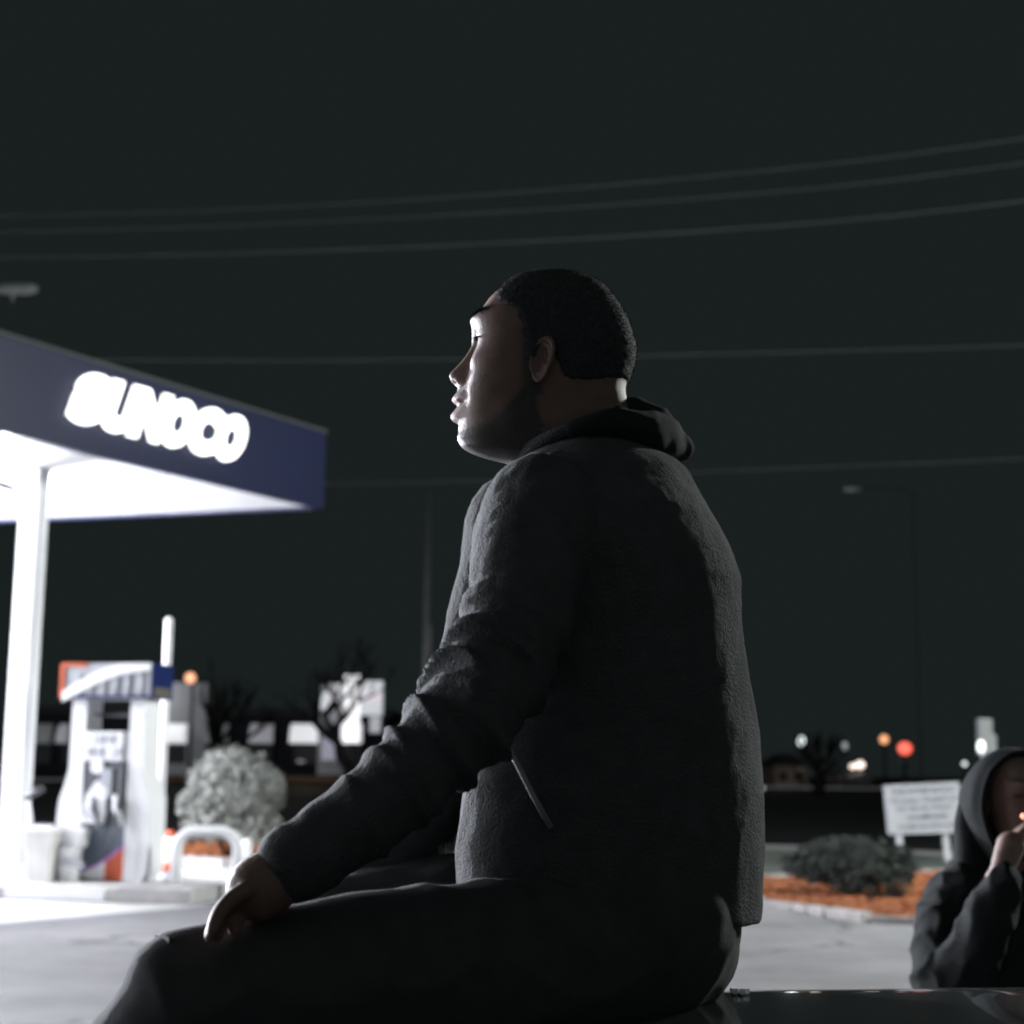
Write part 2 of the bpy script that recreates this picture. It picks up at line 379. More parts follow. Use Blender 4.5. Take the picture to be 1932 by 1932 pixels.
# raceway and letters
sL = [hit_fascia(*q) for q in ((128, 802), (447, 884), (160, 711), (473, 787))]
s0, s1 = sL[0][0], sL[1][0]                     # distances along d1 from the corner, left end is larger
zb0, zt0 = (sL[0][1] + sL[1][1]) / 2 , (sL[2][1] + sL[3][1]) / 2
shear = ((sL[0][0] - sL[2][0]) + (sL[1][0] - sL[3][0])) / 2
LW, LH = (s0 - s1), (zt0 - zb0)
o1 = n1 * .062
def on(s, z, out): p = c0 + d1 * s + n1 * out; return Vector((p.x, p.y, z))
def glyph(ch, offset, extrude):
    cu = bpy.data.curves.new('glyph', 'FONT'); cu.body = ch; cu.size = 1; cu.offset = offset; cu.extrude = extrude; cu.resolution_u = 6
    o = bpy.data.objects.new('glyph', cu); COL.objects.link(o)
    dg = bpy.context.evaluated_depsgraph_get(); dg.update()
    me = bpy.data.meshes.new_from_object(o.evaluated_get(dg)); bpy.data.objects.remove(o); bpy.data.curves.remove(cu); return me
cw = LW / 6
for i, ch in enumerate('SUNOCO'):
    me = glyph(ch, .078, .5)
    v = np.array([x.co[:] for x in me.vertices]); mn, mx = v.min(0), v.max(0)
    for x in me.vertices:
        u = (x.co.x - mn[0]) / (mx[0] - mn[0]); w = (x.co.y - mn[1]) / (mx[1] - mn[1])
        s = s0 + .13 - cw * (i - .05 + 1.08 * u) - shear * w
        x.co = on(s, zb0 + LH * (.03 + .94 * w), .095 if x.co.z < 0 else .13)
    lo = link_mesh('sign_letter', me, can, M['letter']); lo['label'] = 'lit white sign letter ' + ch
# column
cb_ = G(22, 1652, .15)
colm = MB(); colm.box((cb_.x, cb_.y, (.12 + ZB) / 2), (.23, .23, ZB - .12), Matrix.Rotation(math.atan2(d2.y, d2.x), 3, 'Z'), .02); colm.build('column', M['white'], can)
dsp = MB(); mrot = Matrix.Rotation(math.atan2(d2.y, d2.x), 3, 'Z')
dsp.box(Vector((cb_.x, cb_.y, 2.4)) + mrot @ Vector((-.135, 0, 0)), (.04, .08, 4.2), mrot, .01); dsp.build('downpipe', M['white'], can)

# ------------------------------------------------------------------ fuel island and dispenser
rz = math.atan2(-d2.y, -d2.x) + R(4)
ip = G(300, 1668, .16)
EX = Vector((math.cos(rz), math.sin(rz), 0)); EY = Vector((-math.sin(rz), math.cos(rz), 0))   # EX right along the front, EY away
isl = empty('fuel_island', (ip.x, ip.y, 0), rz, 'raised concrete fuel island under the dispenser', 'island')
def L3(root, x, y, z):
    return Vector((root.location.x, root.location.y, root.location.z)) + Vector((math.cos(rz) * x - math.sin(rz) * y, math.sin(rz) * x + math.cos(rz) * y, z))
RZ = Matrix.Rotation(rz, 3, 'Z')
b = MB(); b.box(L3(isl, -2.05, .15, .075), (3.6, 1.15, .15), RZ, .03); b.build('island_slab', M['concrete'], isl)
b = MB(); b.box(L3(isl, .15, .15, .08), (.78, 1.2, .16), RZ, .03); b.build('island_end', M['greyconc'], isl)
# paint strip panels along the front of the slab
for k in range(3):
    b = MB(); b.box(L3(isl, -3.2 + k * 1.15, -.43, .07), (1.08, .02, .10), RZ, .005); b.build('kerb_plate', M['lgrey'] if k % 2 else M['white'], isl)

dp = G(202, 1662, .15)
dis = empty('fuel_dispenser', (dp.x, dp.y, .15), rz, 'tall white fuel dispenser with arched header, orange and blue panels', 'fuel dispenser')
def D3(x, y, z): return L3(dis, x * .93, y * .95, z * 1.014)
def dbox(name, c, s, m, bev=.012, parent=None):
    q = MB(); q.box(D3(*c), (s[0] * .93, s[1] * .95, s[2] * 1.014), RZ, bev); return q.build(name, m, parent or dis)
# end housings: slim above, wide hips below
def hip(sign):
    prof = [(.27, 0), (.50, 0), (.55, .12), (.57, .55), (.55, .80), (.48, 1.0), (.45, 1.12), (.44, 1.84), (.27, 1.84)]
    q = MB(); poly = [D3(sign * a, -.17, z) for a, z in prof]
    if sign < 0: poly = poly[::-1]
    q.prism(poly, EY * .34); o = q.build('end_housing', M['white'], dis); return o
hip(-1); hip(1)
hdr = dbox('header', (0, .0, 2.02), (1.10, .50, .36), M['lgrey'], .02)
for k in range(6):                                                  # fluted face under the arch
    q = MB(); q.tube([D3(-.32 + k * .15, -.246, 1.87), D3(-.32 + k * .15, -.246, 2.10)], .03, 8); q.build('flute', M['lgrey'], hdr)
arc = MB(); pts_t = []; pts_b = []
for k in range(19):
    u = k / 18; x = -.52 + 1.06 * u
    zt = 1.88 + .30 * math.sin(math.pi / 2 * min(1, u * 1.25 + .02)); th = .05 + .07 * math.sin(math.pi * min(1, u * .8 + .15)) * (1 - .35 * u)
    pts_t.append(D3(x, -.262, min(zt + .02, 2.195))); pts_b.append(D3(x, -.262, zt - th))
arc.prism(pts_t[::-1] + pts_b, EY * -.02); arc.build('header_arch', M['white'], hdr)
o_ = MB(); o_.box(D3(-.535, -.262, 2.02), (.042, .03, .365), RZ); o_.box(D3(-.38, -.262, 2.183), (.25, .03, .035), RZ); o_.build('header_edge', M['orange'], hdr)
dbox('header_end', (.553, 0, 2.02), (.014, .52, .365), M['dblue'], .003, hdr)
dbox('header_stripe', (.04, -.262, 1.853), (.98, .026, .026), M['dblue'], .003, hdr)
dbox('header_label', (.563, -.02, 1.905), (.012, .40, .10), M['brownlabel'], .002, hdr)
# cross rail, display, module
dbox('cross_rail', (0, .06, 1.68), (.54, .05, .03), M['mgrey'], .005)
disp = dbox('display_unit', (0, -.02, 1.355), (.54, .30, .30), M['white'], .02)
for r_ in range(2):
    for k in range(4):
        dbox('price_window', (-.19 + k * .125, -.175, 1.43 - r_ * .13), (.09, .02, .085), M['lgrey'] if (k + r_) % 3 else M['white'], .012, disp)
dbox('hydraulic_module', (0, 0, .87), (.54, .30, .66), M['mgrey'], .01)
dbox('keypad_recess', (-.17, -.155, 1.00), (.12, .02, .26), M['dgrey'], .005)
dbox('card_reader', (.03, -.175, .98), (.14, .06, .30), M['lgrey'], .012)
q = MB(); q.tube([D3(-.10, -.16, 1.15), D3(-.10, -.185, 1.15)], .075, 20); q.build('round_sticker', M['white'], dis)
q = MB(); q.prism([D3(x, -.16, z) for x, z in ((-.25, .58), (.02, .58), (.05, .92), (-.07, 1.02), (-.2, .86))], EY * -.05); q.build('nozzle_boot', M['white'], dis)
for (nx, nz) in ((-.12, .70), (.17, .72)):
    q = MB(); q.tube([D3(nx, -.22, nz + .14), D3(nx + .02, -.25, nz + .02), D3(nx + .07, -.26, nz - .06), D3(nx + .10, -.24, nz - .17)], [.030, .034, .028, .014], 10)
    no = q.build('nozzle', M['white'] if nx > 0 else M['lgrey'], dis)
    q = MB(); q.tube([D3(nx - .02, -.25, nz + .06), D3(nx - .05, -.28, nz - .02), D3(nx + .02, -.28, nz - .08)], .009, 6); q.build('trigger', M['dgrey'], no)
q = MB(); q.tube([D3(.19, -.20, 1.20), D3(.22, -.24, 1.05), D3(.23, -.27, .85), D3(.24, -.30, .5), D3(.17, -.33, .30), D3(.08, -.32, .36), D3(.10, -.27, .55)], .016, 8); q.build('hose', M['dgrey'], dis)
q = MB(); q.tube([D3(.215, -.18, 1.50), D3(.215, -.18, .62)], .012, 6); q.build('hose_guide', M['dgrey'], dis)
# lower panel: blue grey over a purple line, white arc, orange corner
dbox('lower_panel', (0, 0, .30), (.54, .28, .50), M['bluegrey'], .006)
def swoosh(u): return .10 + .26 * u ** 1.7
lo = [D3(-.27 + .54 * k / 12, -.143, swoosh(k / 12)) for k in range(13)]
hi = [p + Vector((0, 0, .022)) for p in lo]
q = MB(); q.prism(lo + hi[::-1], EY * -.012); q.build('panel_stripe', M['purple'], dis)
base = [D3(-.27 + .54 * k / 12, -.143, .02) for k in range(13)]
q = MB(); q.prism(base[:8] + lo[:8][::-1], EY * -.010); q.build('panel_arc', M['white'], dis)
q = MB(); q.prism(base[7:] + lo[7:][::-1], EY * -.010); q.build('panel_corner', M['orange'], dis)
q = MB(); q.prism([D3(.06, -.154, .02), D3(.10, -.154, .02), D3(.10, -.154, .22), D3(.06, -.154, .20)], EY * -.006); q.build('panel_corner_rib', M['orange'], dis)
q = MB(); q.tube([D3(.30, .0, 1.84), D3(.30, -.19, 1.93)], .05, 14); q.build('top_light', M['lens'], dis)

# tall white pipe behind the dispenser
pp = G(297, 1648, .15)
vp = empty('vent_pipe', (pp.x, pp.y, .15), 0, 'thin white vertical pipe rising behind the fuel dispenser', 'pipe')
ztop = P(315, 1172, pp.y).z
q = MB(); q.tube([(pp.x, pp.y, .15), (pp.x, pp.y, 1.0)], .062, 12); q.build('pipe_sleeve', M['white'], vp)
q = MB(); q.tube([(pp.x, pp.y, .15), (pp.x, pp.y, ztop)], .045, 12); q.sphere((pp.x, pp.y, ztop), .045); q.build('pipe', M['white'], vp)

# bin with squeegee
bp = G(82, 1664, .15)
bn = empty('trash_bin', (bp.x, bp.y, .15), rz, 'squat white trash bin between the canopy column and the dispenser', 'bin')
q = MB()
q.add([bp + RZ @ Vector((sx * w, sy * w, z)) for z, w in ((0, .12), (.50, .15)) for sx, sy in ((-1, -1), (1, -1), (1, 1), (-1, 1))], [(0, 1, 5, 4), (1, 2, 6, 5), (2, 3, 7, 6), (3, 0, 4, 7), (0, 3, 2, 1), (4, 5, 6, 7)]); q.build('bin_body', M['concrete'], bn)
q = MB(); q.box(bp + Vector((0, 0, .53)), (.33, .33, .07), RZ, .03); q.build('bin_rim', M['white'], bn)
q = MB(); q.box(bp + Vector((.02, -.02, .575)), (.18, .12, .02), RZ, .008); q.build('bin_slot', M['dgrey'], bn)
sq = empty('squeegee', tuple(bp + Vector((-.14, -.1, .5))), 0, 'window squeegee sticking up out of the white trash bin', 'squeegee')
q = MB(); a = bp + Vector((-.10, -.1, .45)); bq = bp + Vector((-.17, -.12, .86)); q.tube([a, bq], .016, 8); q.build('handle', M['white'], sq)
q = MB(); q.tube([bq + Vector((-.03, 0, -.02)), bq + Vector((.15, 0, .08))], .034, 8); q.build('sponge_head', M['dgrey'], sq)
wp = G(128, 1664, .15)
wb = empty('wash_bucket', (wp.x, wp.y, .15), rz, 'white windscreen wash bucket with towel box beside the dispenser', 'bucket')
q = MB(); q.tube([wp + Vector((0, 0, 0)), wp + Vector((0, 0, .34)), wp + Vector((0, 0, .36))], [.10, .125, .13], 14); q.build('bucket_body', M['white'], wb)
q = MB(); q.box(wp + Vector((.02, 0, .47)), (.30, .18, .20), RZ @ Matrix.Rotation(.2, 3, 'Y'), .03); q.build('towel_box', M['white'], wb)
q = MB(); q.prism([wp + RZ @ Vector(v) for v in ((-.05, -.13, .18), (.22, -.13, .14), (.24, -.13, .20), (-.02, -.13, .26))], (0, .03, 0)); q.build('towel_flap', M['lgrey'], wb)

# hoop guard, short post, channelizer
ga, gb = G(330, 1697), G(446, 1699)
hg = empty('hoop_guard', tuple((ga + gb) / 2), 0, 'white steel pipe hoop guard at the end of the fuel island', 'guard rail')
H_ = P(380, 1562, ga.y).z - .03; pts = [ga]
r_ = .19; dv = (gb - ga).normalized(); LL = (gb - ga).length
for k in range(9):
    t = math.pi - math.pi / 2 * k / 8; pts.append(ga + dv * (r_ + r_ * math.cos(t)) + Vector((0, 0, H_ - r_ + r_ * math.sin(t))))
for k in range(9):
    t = math.pi / 2 - math.pi / 2 * k / 8; pts.append(ga + dv * (LL - r_ + r_ * math.cos(t)) + Vector((0, 0, H_ - r_ + r_ * math.sin(t))))
pts.append(gb)
q = MB(); q.tube(pts, .058, 16); q.build('hoop', M['white'], hg)
for g_ in (ga, gb):
    q = MB(); q.tube([g_ + Vector((0, 0, .004)), g_ + Vector((0, 0, .02))], .10, 16); q.build('base_flange', M['lgrey'], hg)
sp_ = G(464, 1672)
st = empty('short_post', tuple(sp_), 0, 'short round white bollard standing right of the hoop guard', 'bollard')
zt = P(464, 1583, sp_.y).z
q = MB(); q.tube([sp_, sp_ + Vector((0, 0, zt - .03)), sp_ + Vector((0, 0, zt))], [.052, .052, .035], 14); q.build('post', M['white'], st)
q = MB(); q.tube([sp_ + Vector((0, 0, .003)), sp_ + Vector((0, 0, .03))], .085, 14); q.build('post_base', M['lgrey'], st)
cp = G(318, 1658)
ch = empty('channelizer', tuple(cp), 0, 'white plastic traffic channelizer with orange cap and band behind the hoop', 'traffic post')
zt = P(326, 1572, cp.y).z
q = MB(); q.tube([cp, cp + Vector((0, 0, .05))], .17, 8); q.build('rubber_base', M['lgrey'], ch)
q = MB(); q.tube([cp + Vector((0, 0, .05)), cp + Vector((0, 0, zt - .05))], [.095, .075], 14); q.build('post', M['white'], ch)
q = MB(); q.tube([cp + Vector((0, 0, zt - .05)), cp + Vector((0, 0, zt + .03))], [.06, .045], 12); q.build('cap', M['orange'], ch)
q = MB(); q.tube([cp + Vector((0, 0, .09)), cp + Vector((0, 0, .20))], [.099, .093], 14); q.build('band', M['orange'], ch)

# ------------------------------------------------------------------ shrubs
def leaves(center, rad, n, size, m, name, parent, lump=.22, seed=0, shell=.55):
    r2 = np.random.default_rng(seed); mb = MB(); c = Vector(center)
    for _ in range(n):
        d = Vector(r2.normal(size=3)).normalized()
        k = 1 + lump * noise.noise(d * 2.3 + Vector((seed, 0, 0))) + .5 * lump * noise.noise(d * 5.5)
        r = k * (shell + (1 - shell) * r2.random() ** .6)
        if d.z < -.75: continue
        if noise.noise(d * 4.5 + Vector((seed * 3.1, 7, 2))) < -.20 and r2.random() < .85: continue
        p = c + Vector((d.x * rad[0], d.y * rad[1], d.z * rad[2])) * r
        s = size * r2.uniform(.6, 1.3)
        nrm = (d + Vector(r2.normal(size=3)) * 1.3).normalized(); t = nrm.cross(Vector(r2.normal(size=3))).normalized(); bt = nrm.cross(t)
        mb.add([p - t * s, p - bt * s * .45, p + t * s, p + bt * s * .45], [(0, 1, 2, 3)])
    return mb.build(name, m, parent)
bb = P(430, 1600, 22.6); bb.z = .05
hb = (1600 - 1404) * mpp(22.6); wb_ = 90 * mpp(22.6)
bush = empty('round_bush', tuple(bb), 0, 'round clipped bush lit grey green in the bed behind the hoop guard', 'bush')
leaves(bb + Vector((0, 0, hb * .53)), (wb_, wb_, hb * .50), 9500, .043, M['leaf'], 'foliage', bush, .20, 3, .66)
leaves(bb + Vector((wb_ * .93, -.1, hb * .66)), (.17, .17, .26), 350, .045, M['leaf'], 'foliage_tuft', bush, .2, 5, .3)
leaves(bb + Vector((wb_ * .62, -.2, hb * .26)), (.42, .4, .36), 1500, .045, M['leaf'], 'lower_foliage', bush, .2, 8, .5)
q = MB()
for k in range(5):
    a = k * 1.3; q.tube([bb, bb + Vector((.15 * math.cos(a), .15 * math.sin(a), .25)), bb + Vector((.4 * math.cos(a), .4 * math.sin(a), .8))], [.03, .022, .012], 6)
q.build('stem', M['bark'], bush)
hc = P(1606, 1645, 17.0); hc.z = .05
hedge = empty('low_hedge', tuple(hc), 0, 'low wide dark green hedge on the orange mulch bed', 'hedge')
u_ = mpp(17.0)
leaves(hc + Vector((0, 0, .325)), (.72, .56, .29), 9000, .030, M['hedge'], 'foliage', hedge, .14, 11, .6)
leaves(hc + Vector((.10, -.42, .18)), (.40, .35, .26), 2500, .030, M['hedge'], 'front_foliage', hedge, .2, 12, .5)
q = MB()
for k in range(7):
    a = k * .9; q.tube([hc, hc + Vector((.5 * math.cos(a), .35 * math.sin(a), .35))], [.025, .01], 6)
q.build('stem', M['bark'], hedge)

# ------------------------------------------------------------------ land sign
YS = 25.0
sg = [P(1668, 1482, YS), P(1809, 1475, YS + .35), P(1815, 1571, YS + .35), P(1677, 1574, YS)]
sign = empty('land_sign', (sg[3].x, YS, 0), 0, 'white real estate sign board on two posts behind the hedge', 'sign')
ux = (sg[1] - sg[0]).normalized(); uz = (sg[0] - sg[3]).normalized(); un = ux.cross(uz).normalized()   # un away? fixed below
if un.y > 0: un = -un
bd = MB(); bd.prism([sg[3], sg[2], sg[1], sg[0]], -un * .03); bd.build('board', mat('white sign board', (.34, .34, .37), .6, var=.06), sign)
for px in (1702, 1790):
    t = (px - 1676) / 138; p0 = sg[3].lerp(sg[2], t) - un * .06; pg = G(px + 7, 1617); q = MB()
    q.prism([Vector((p0.x - .045, p0.y, -.02)), Vector((p0.x + .045, p0.y, -.02)), Vector((p0.x + .045 - .05, p0.y, p0.z + .5)), Vector((p0.x - .045 - .05, p0.y, p0.z + .5))], (0, .07, 0))
    q.build('post', mat('white post', (.36, .36, .38), .6), sign)
ink = mat('dark blue print', (.05, .055, .09), .6)
SW = (sg[1] - sg[0]).length; SH = (sg[0] - sg[3]).length
for txt, yc, hh, wd in (('THIS ENTIRE BLOCK', .86, .105, .84), ('2.2 acres / Zoned C-2', .675, .10, .88), ('For Sale by Owner', .495, .10, .72), ('215-885-5252', .315, .10, .54), ('info@cogpremier.com', .13, .085, .78)):
    me = glyph(txt, .012, 0.004)
    v = np.array([x.co[:] for x in me.vertices]); mn, mx = v.min(0), v.max(0)
    for x in me.vertices:
        u = (x.co.x - mn[0]) / (mx[0] - mn[0]) - .5; w = (x.co.y - mn[1]) / (mx[1] - mn[1]) - .5
        x.co = sg[3] + ux * SW * (.5 + u * wd + (.03 if yc < .35 else 0)) + uz * SH * (yc + w * hh) + un * (.004 + (.004 if x.co.z > 0 else 0))
    link_mesh('lettering', me, sign, ink)['kind'] = 'stuff'

# ------------------------------------------------------------------ overhead wires and poles
def cable(name, pts, r, label):
    ps = []
    for i in range(len(pts) - 1):
        for k in range(8): ps.append(pts[i].lerp(pts[i + 1], k / 8))
    ps.append(pts[-1])
    # smooth once
    for _ in range(10): ps = [ps[0]] + [(ps[i - 1] + ps[i] * 2 + ps[i + 1]) / 4 for i in range(1, len(ps) - 1)] + [ps[-1]]
    q = MB(); q.tube(ps, r, 6); o = q.build(name, M['wire']); return tag(o, label, 'power line', 'overhead power lines')
def span(pp, yl, yr):
    x0, x1 = pp[0][0], pp[-1][0]
    return [P(x, y, yl + (yr - yl) * (x - x0) / (x1 - x0)) for x, y in pp]
cable('power_line', span([(-500, 413), (0, 409), (400, 398), (800, 376), (1200, 346), (1600, 307), (1932, 262), (2500, 170)], 52, 38), .0165, 'topmost of the overhead power lines crossing the night sky')
cable('power_line', span([(-500, 444), (0, 439), (400, 428), (800, 409), (1200, 384), (1600, 351), (1932, 309), (2500, 222)], 52, 38), .0165, 'second power line from the top of the sky')
cable('power_line', span([(-500, 492), (0, 487), (400, 480), (800, 466), (1200, 445), (1600, 417), (1932, 380), (2500, 305)], 50, 37), .018, 'third power line down, just above the man\'s head')
cable('power_line', span([(-300, 672), (100, 678), (500, 681), (850, 679), (1200, 672), (1600, 662), (1932, 652), (2500, 628)], 46, 40), .0145, 'power line passing behind the man\'s face and neck')
cable('power_line', span([(100, 918), (605, 913), (800, 910), (1000, 904), (1300, 891), (1600, 880), (1932, 866), (2500, 835)], 60, 44), .018, 'lowest power line, running behind the canopy corner and the shoulders')
up = P(803, 1300, 60); up.z = .2
pole = empty('utility_pole', tuple(up), 0, 'dark wooden utility pole rising behind the man\'s arm', 'utility pole')
ztop = P(812, 930, 60).z
q = MB(); q.tube([up, Vector((up.x, up.y, ztop))], [.16, .11], 10); q.build('pole_shaft', M['polegrey'], pole)
q = MB(); q.tube([Vector((up.x + .12, up.y - .1, P(810, 1240, 60).z)), Vector((up.x + .12, up.y - .1, P(810, 1180, 60).z))], .13, 10); q.build('transformer', M['polegrey'], pole)

def cobra(px0, px1, py, Y, pole_px, m, label, drop=False, thick=.09):
    a = P(px0, py, Y); b = P(px1, py, Y); base = P(pole_px, 1500, Y)
    o = empty('street_lamp', (base.x, Y, 0), 0, label, 'street lamp')
    q = MB(); q.tube([Vector((base.x, Y, 0)), Vector((base.x, Y, a.z))], [.03, .018], 10); q.build('pole', M['poledark'], o)
    far = a if abs(a.x - base.x) < abs(b.x - base.x) else b; near = b if far is a else a
    q = MB(); q.tube([Vector((base.x, Y, far.z - .1)), far.lerp(Vector((base.x, Y, far.z)), .5) + Vector((0, 0, .05)), far], .016, 8); q.build('arm', M['poledark'], o)
    q = MB(); q.tube([far, far.lerp(near, .4), far.lerp(near, .85), near], [thick * .6, thick, thick * 1.05, thick * .5], 10); q.build('lamp_head', m, o)
    if drop:
        c = far.lerp(near, .55); q = MB(); q.tube([c, c + Vector((0, 0, -thick * 2.2))], [thick * .35, thick * .22], 8); q.build('photocell', m, o)
    return o
cobra(1591, 1625, 924, 60, 1740, M['metal'], 'unlit street lamp head hanging in the dark sky right of the man')
lg = mat('pale lamp casting', (.12, .125, .122), .6)
cobra(-30, 70, 545, 24, -260, lg, 'unlit pale street lamp arm above the canopy at the upper left', True, .09)
# the lit lot lamp off to the right
ll = empty('lot_lamp', (LOT_LAMP.x + .6, LOT_LAMP.y, 0), 0, 'tall lit lot lamp beyond the right edge of the lot', 'street lamp')
q = MB(); q.tube([(LOT_LAMP.x + .6, LOT_LAMP.y, 0), (LOT_LAMP.x + .6, LOT_LAMP.y, LOT_LAMP.z + .3)], [.10, .06], 10); q.build('pole', M['metal'], ll)
q = MB(); q.box((LOT_LAMP.x + .1, LOT_LAMP.y, LOT_LAMP.z + .38), (1.2, .4, .14), None, .04); q.build('lamp_head', M['metal'], ll)
q = MB(); q.box((LOT_LAMP.x - .1, LOT_LAMP.y, LOT_LAMP.z + .29), (.6, .3, .04), None, .01); q.build('lamp_lens', M['lens'], ll)
point_light('lot_light', LOT_LAMP, 12000, (.95, 1.0, .97), .9)

# a second lit lot lamp, beyond the canopy off to the left: it rims the face and the sleeve
LAMP2 = Vector((-25.0, 36.0, 5.6))
l2 = empty('flood_lamp', (LAMP2.x - .7, LAMP2.y, 0), 0, 'floodlight on a pole beyond the canopy off to the left', 'street lamp')
q = MB(); q.tube([(LAMP2.x - .7, LAMP2.y, 0), (LAMP2.x - .7, LAMP2.y, LAMP2.z + .9)], [.10, .06], 10); q.build('pole', M['metal'], l2)
aim = (Vector((.1, 2.05, 1.95)) - LAMP2).normalized(); ar = aim.to_track_quat('Z', 'Y').to_matrix()
q = MB(); q.box(LAMP2 - aim * .22, (.7, .5, .26), ar, .04); q.build('flood_head', M['metal'], l2)
q = MB(); q.box(LAMP2 - aim * .08, (.6, .42, .02), ar, .005); q.build('lamp_lens', M['lens'], l2)
q = MB(); q.tube([Vector((LAMP2.x - .7, LAMP2.y, LAMP2.z + .3)), LAMP2 - aim * .3], .05, 8); q.build('lamp_arm', M['metal'], l2)
fl = bpy.data.lights.new('flood_light', 'SPOT'); fl.energy = 255000; fl.color = (.88, .91, 1.0); fl.shadow_soft_size = .5; fl.spot_size = R(13); fl.spot_blend = 1.0
flo = bpy.data.objects.new('flood_light', fl); COL.objects.link(flo); flo.location = LAMP2
flo.rotation_euler = (Vector((.1, 2.05, 1.95)) - LAMP2).to_track_quat('-Z', 'Y').to_euler()

# ------------------------------------------------------------------ restaurant far behind the pumps
YB = 78.0
def Q(px, py, y=YB): return P(px, py, y)
rest = empty('restaurant', (Q(480, 1450).x, YB, .6), 0, 'low pale restaurant far behind the pumps with a row of lit awnings', 'building')
def fbox(name, x0, y0, x1, y1, depth, m, yf=YB, parent=rest):
    a, b = Q(x0, y1, yf), Q(x1, y0, yf); q = MB()
    q.box(((a.x + b.x) / 2, yf + depth / 2, (a.z + b.z) / 2), (abs(b.x - a.x), depth, abs(b.z - a.z))); return q.build(name, m, parent)
fbox('wall', 20, 1345, 730, 1462, 8, M['darkwall'], YB + .5)
fbox('tower_wall', 296, 1288, 392, 1462, 6, M['farwall'], YB)
fbox('tower_wall', 598, 1336, 650, 1462, 4, M['farwall'], YB)
fbox('roof', 10, 1338, 740, 1346, 9, M['farroof'], YB + .2)
for x0, x1, m in ((312, 354, 'awn1'), (419, 432, 'awn3'), (474, 516, 'awn2'), (550, 601, 'awn1'), (635, 660, 'awn1'), (664, 684, 'awn1'), (114, 130, 'awn2'), (60, 100, 'awn3'), (393, 402, 'awn3')):
    a, b = Q(x0, 1402), Q(x1, 1366); hh = b.z - a.z; q = MB(); n = 8
    prof = [(0, 0)] + [(-.9 * math.cos(t), hh * math.sin(t)) for t in [math.pi / 2 * k / n for k in range(n + 1)]]
    q.prism([Vector((a.x, YB + yy, a.z + zz)) for yy, zz in prof], (b.x - a.x, 0, 0)); wf = q.build('awning', M[m], rest)
    fbox('window', x0 + 3, 1404, x1 - 3, 1440, .1, M['bezel'], YB - .02)
fbox('door', 606, 1392, 645, 1434, .12, M['doorlit'], YB - .1)
fbox('plinth', 300, 1466, 720, 1474, 1.0, M['warmstrip'], YB - .5)
tl = Q(318, 1300); point_light('wall_light', (tl.x - .6, YB - 1.4, tl.z - .2), 210, (.95, .96, 1), .2)
q = MB(); q.box((tl.x - .6, YB - .7, tl.z + .1), (.5, 1.6, .15)); q.build('wall_lamp', M['metal'], rest)
tl = Q(640, 1350); point_light('wall_light', (tl.x, YB - 1.2, tl.z + .1), 60, (.9, .92, 1), .2)
tl = Q(585, 1455); point_light('door_light', (tl.x, YB - 3.5, 1.6), 40, (1, .72, .45), .2)
q = MB(); q.box((tl.x, YB - 3.5, 1.72), (.3, .3, .08)); q.build('porch_lamp', M['metal'], rest)
# pylon sign
YP = 62.0
py_ = empty('pylon_sign', (Q(662, 1400, YP).x, YP, .3), 0, 'tall glowing white and pink pylon sign behind the bare tree', 'sign')
def pbox(name, x0, y0, x1, y1, d, m, yf=YP): return fbox(name, x0, y0, x1, y1, d, m, yf, py_)
g1 = glow('white sign face', (1, .98, 1), .95); g2 = glow('pinkish sign face', (.82, .58, .72), .50); g3 = glow('grey sign face', (.6, .62, .66), .42)
pbox('lit_post', 647, 1274, 679, 1402, .5, g1)
pbox('sign_cabinet', 680, 1285, 722, 1349, .5, g3)
pbox('sign_cabinet', 604, 1290, 646, 1338, .5, g3)
for k, (x0, y0, x1, y1) in enumerate(((684, 1307, 694, 1322), (697, 1305, 705, 1322), (708, 1308, 718, 1320), (622, 1305, 640, 1316), (612, 1296, 620, 1304))):
    pbox('sign_letter', x0, y0, x1, y1, .06, g2, YP - .07)
pbox('reader_board', 697, 1352, 718, 1382, .3, glow('reader board', (.5, .5, .6), .16))
pbox('footing', 655, 1402, 672, 1462, .6, M['poledark'])

# bare trees in front of the restaurant
def bare_tree(px, base_py, Y, top_py, lean, seed, label, r0=.17):
    rr = random.Random(seed); b = P(px, base_py, Y); b.z = max(0.0, min(.6, b.z)); h = P(px, top_py, Y).z - b.z
    t = empty('bare_tree', tuple(b), 0, label, 'tree')
    tp = [b + Vector((lean * h * k / 6 + .06 * rr.uniform(-1, 1), .05 * rr.uniform(-1, 1), h * .62 * k / 6)) for k in range(7)]
    q = MB(); q.tube(tp, [r0 * (1 - .1 * k) for k in range(7)], 8); q.build('trunk', M['bark'], t)
    br = MB()
    def grow(p, d, L, r, dep):
        pts = [p]; dd = d.copy()
        for k in range(4):
            dd = (dd + Vector((rr.uniform(-.2, .2), rr.uniform(-.2, .2), rr.uniform(-.05, .22)))).normalized(); pts.append(pts[-1] + dd * L / 4)
        br.tube(pts, [r * (1 - .17 * k) for k in range(5)], 5)
        if dep:
            for k in range(3): grow(pts[rr.choice((2, 3, 4))], (dd + Vector((rr.uniform(-.9, .9), rr.uniform(-.6, .6), rr.uniform(-.2, .6)))).normalized(), L * .66, r * .5, dep - 1)
    for k in range(6):
        a = rr.uniform(0, 6.28); grow(tp[rr.choice((3, 4, 5, 6))], Vector((math.cos(a), math.sin(a) * .6, .7)).normalized(), h * .34, r0 * .5, 3)
    br.build('limbs', M['bark'], t); return t
bare_tree(680, 1470, 44, 1262, -.30, 5, 'leaning bare tree in front of the glowing pylon sign', .20)
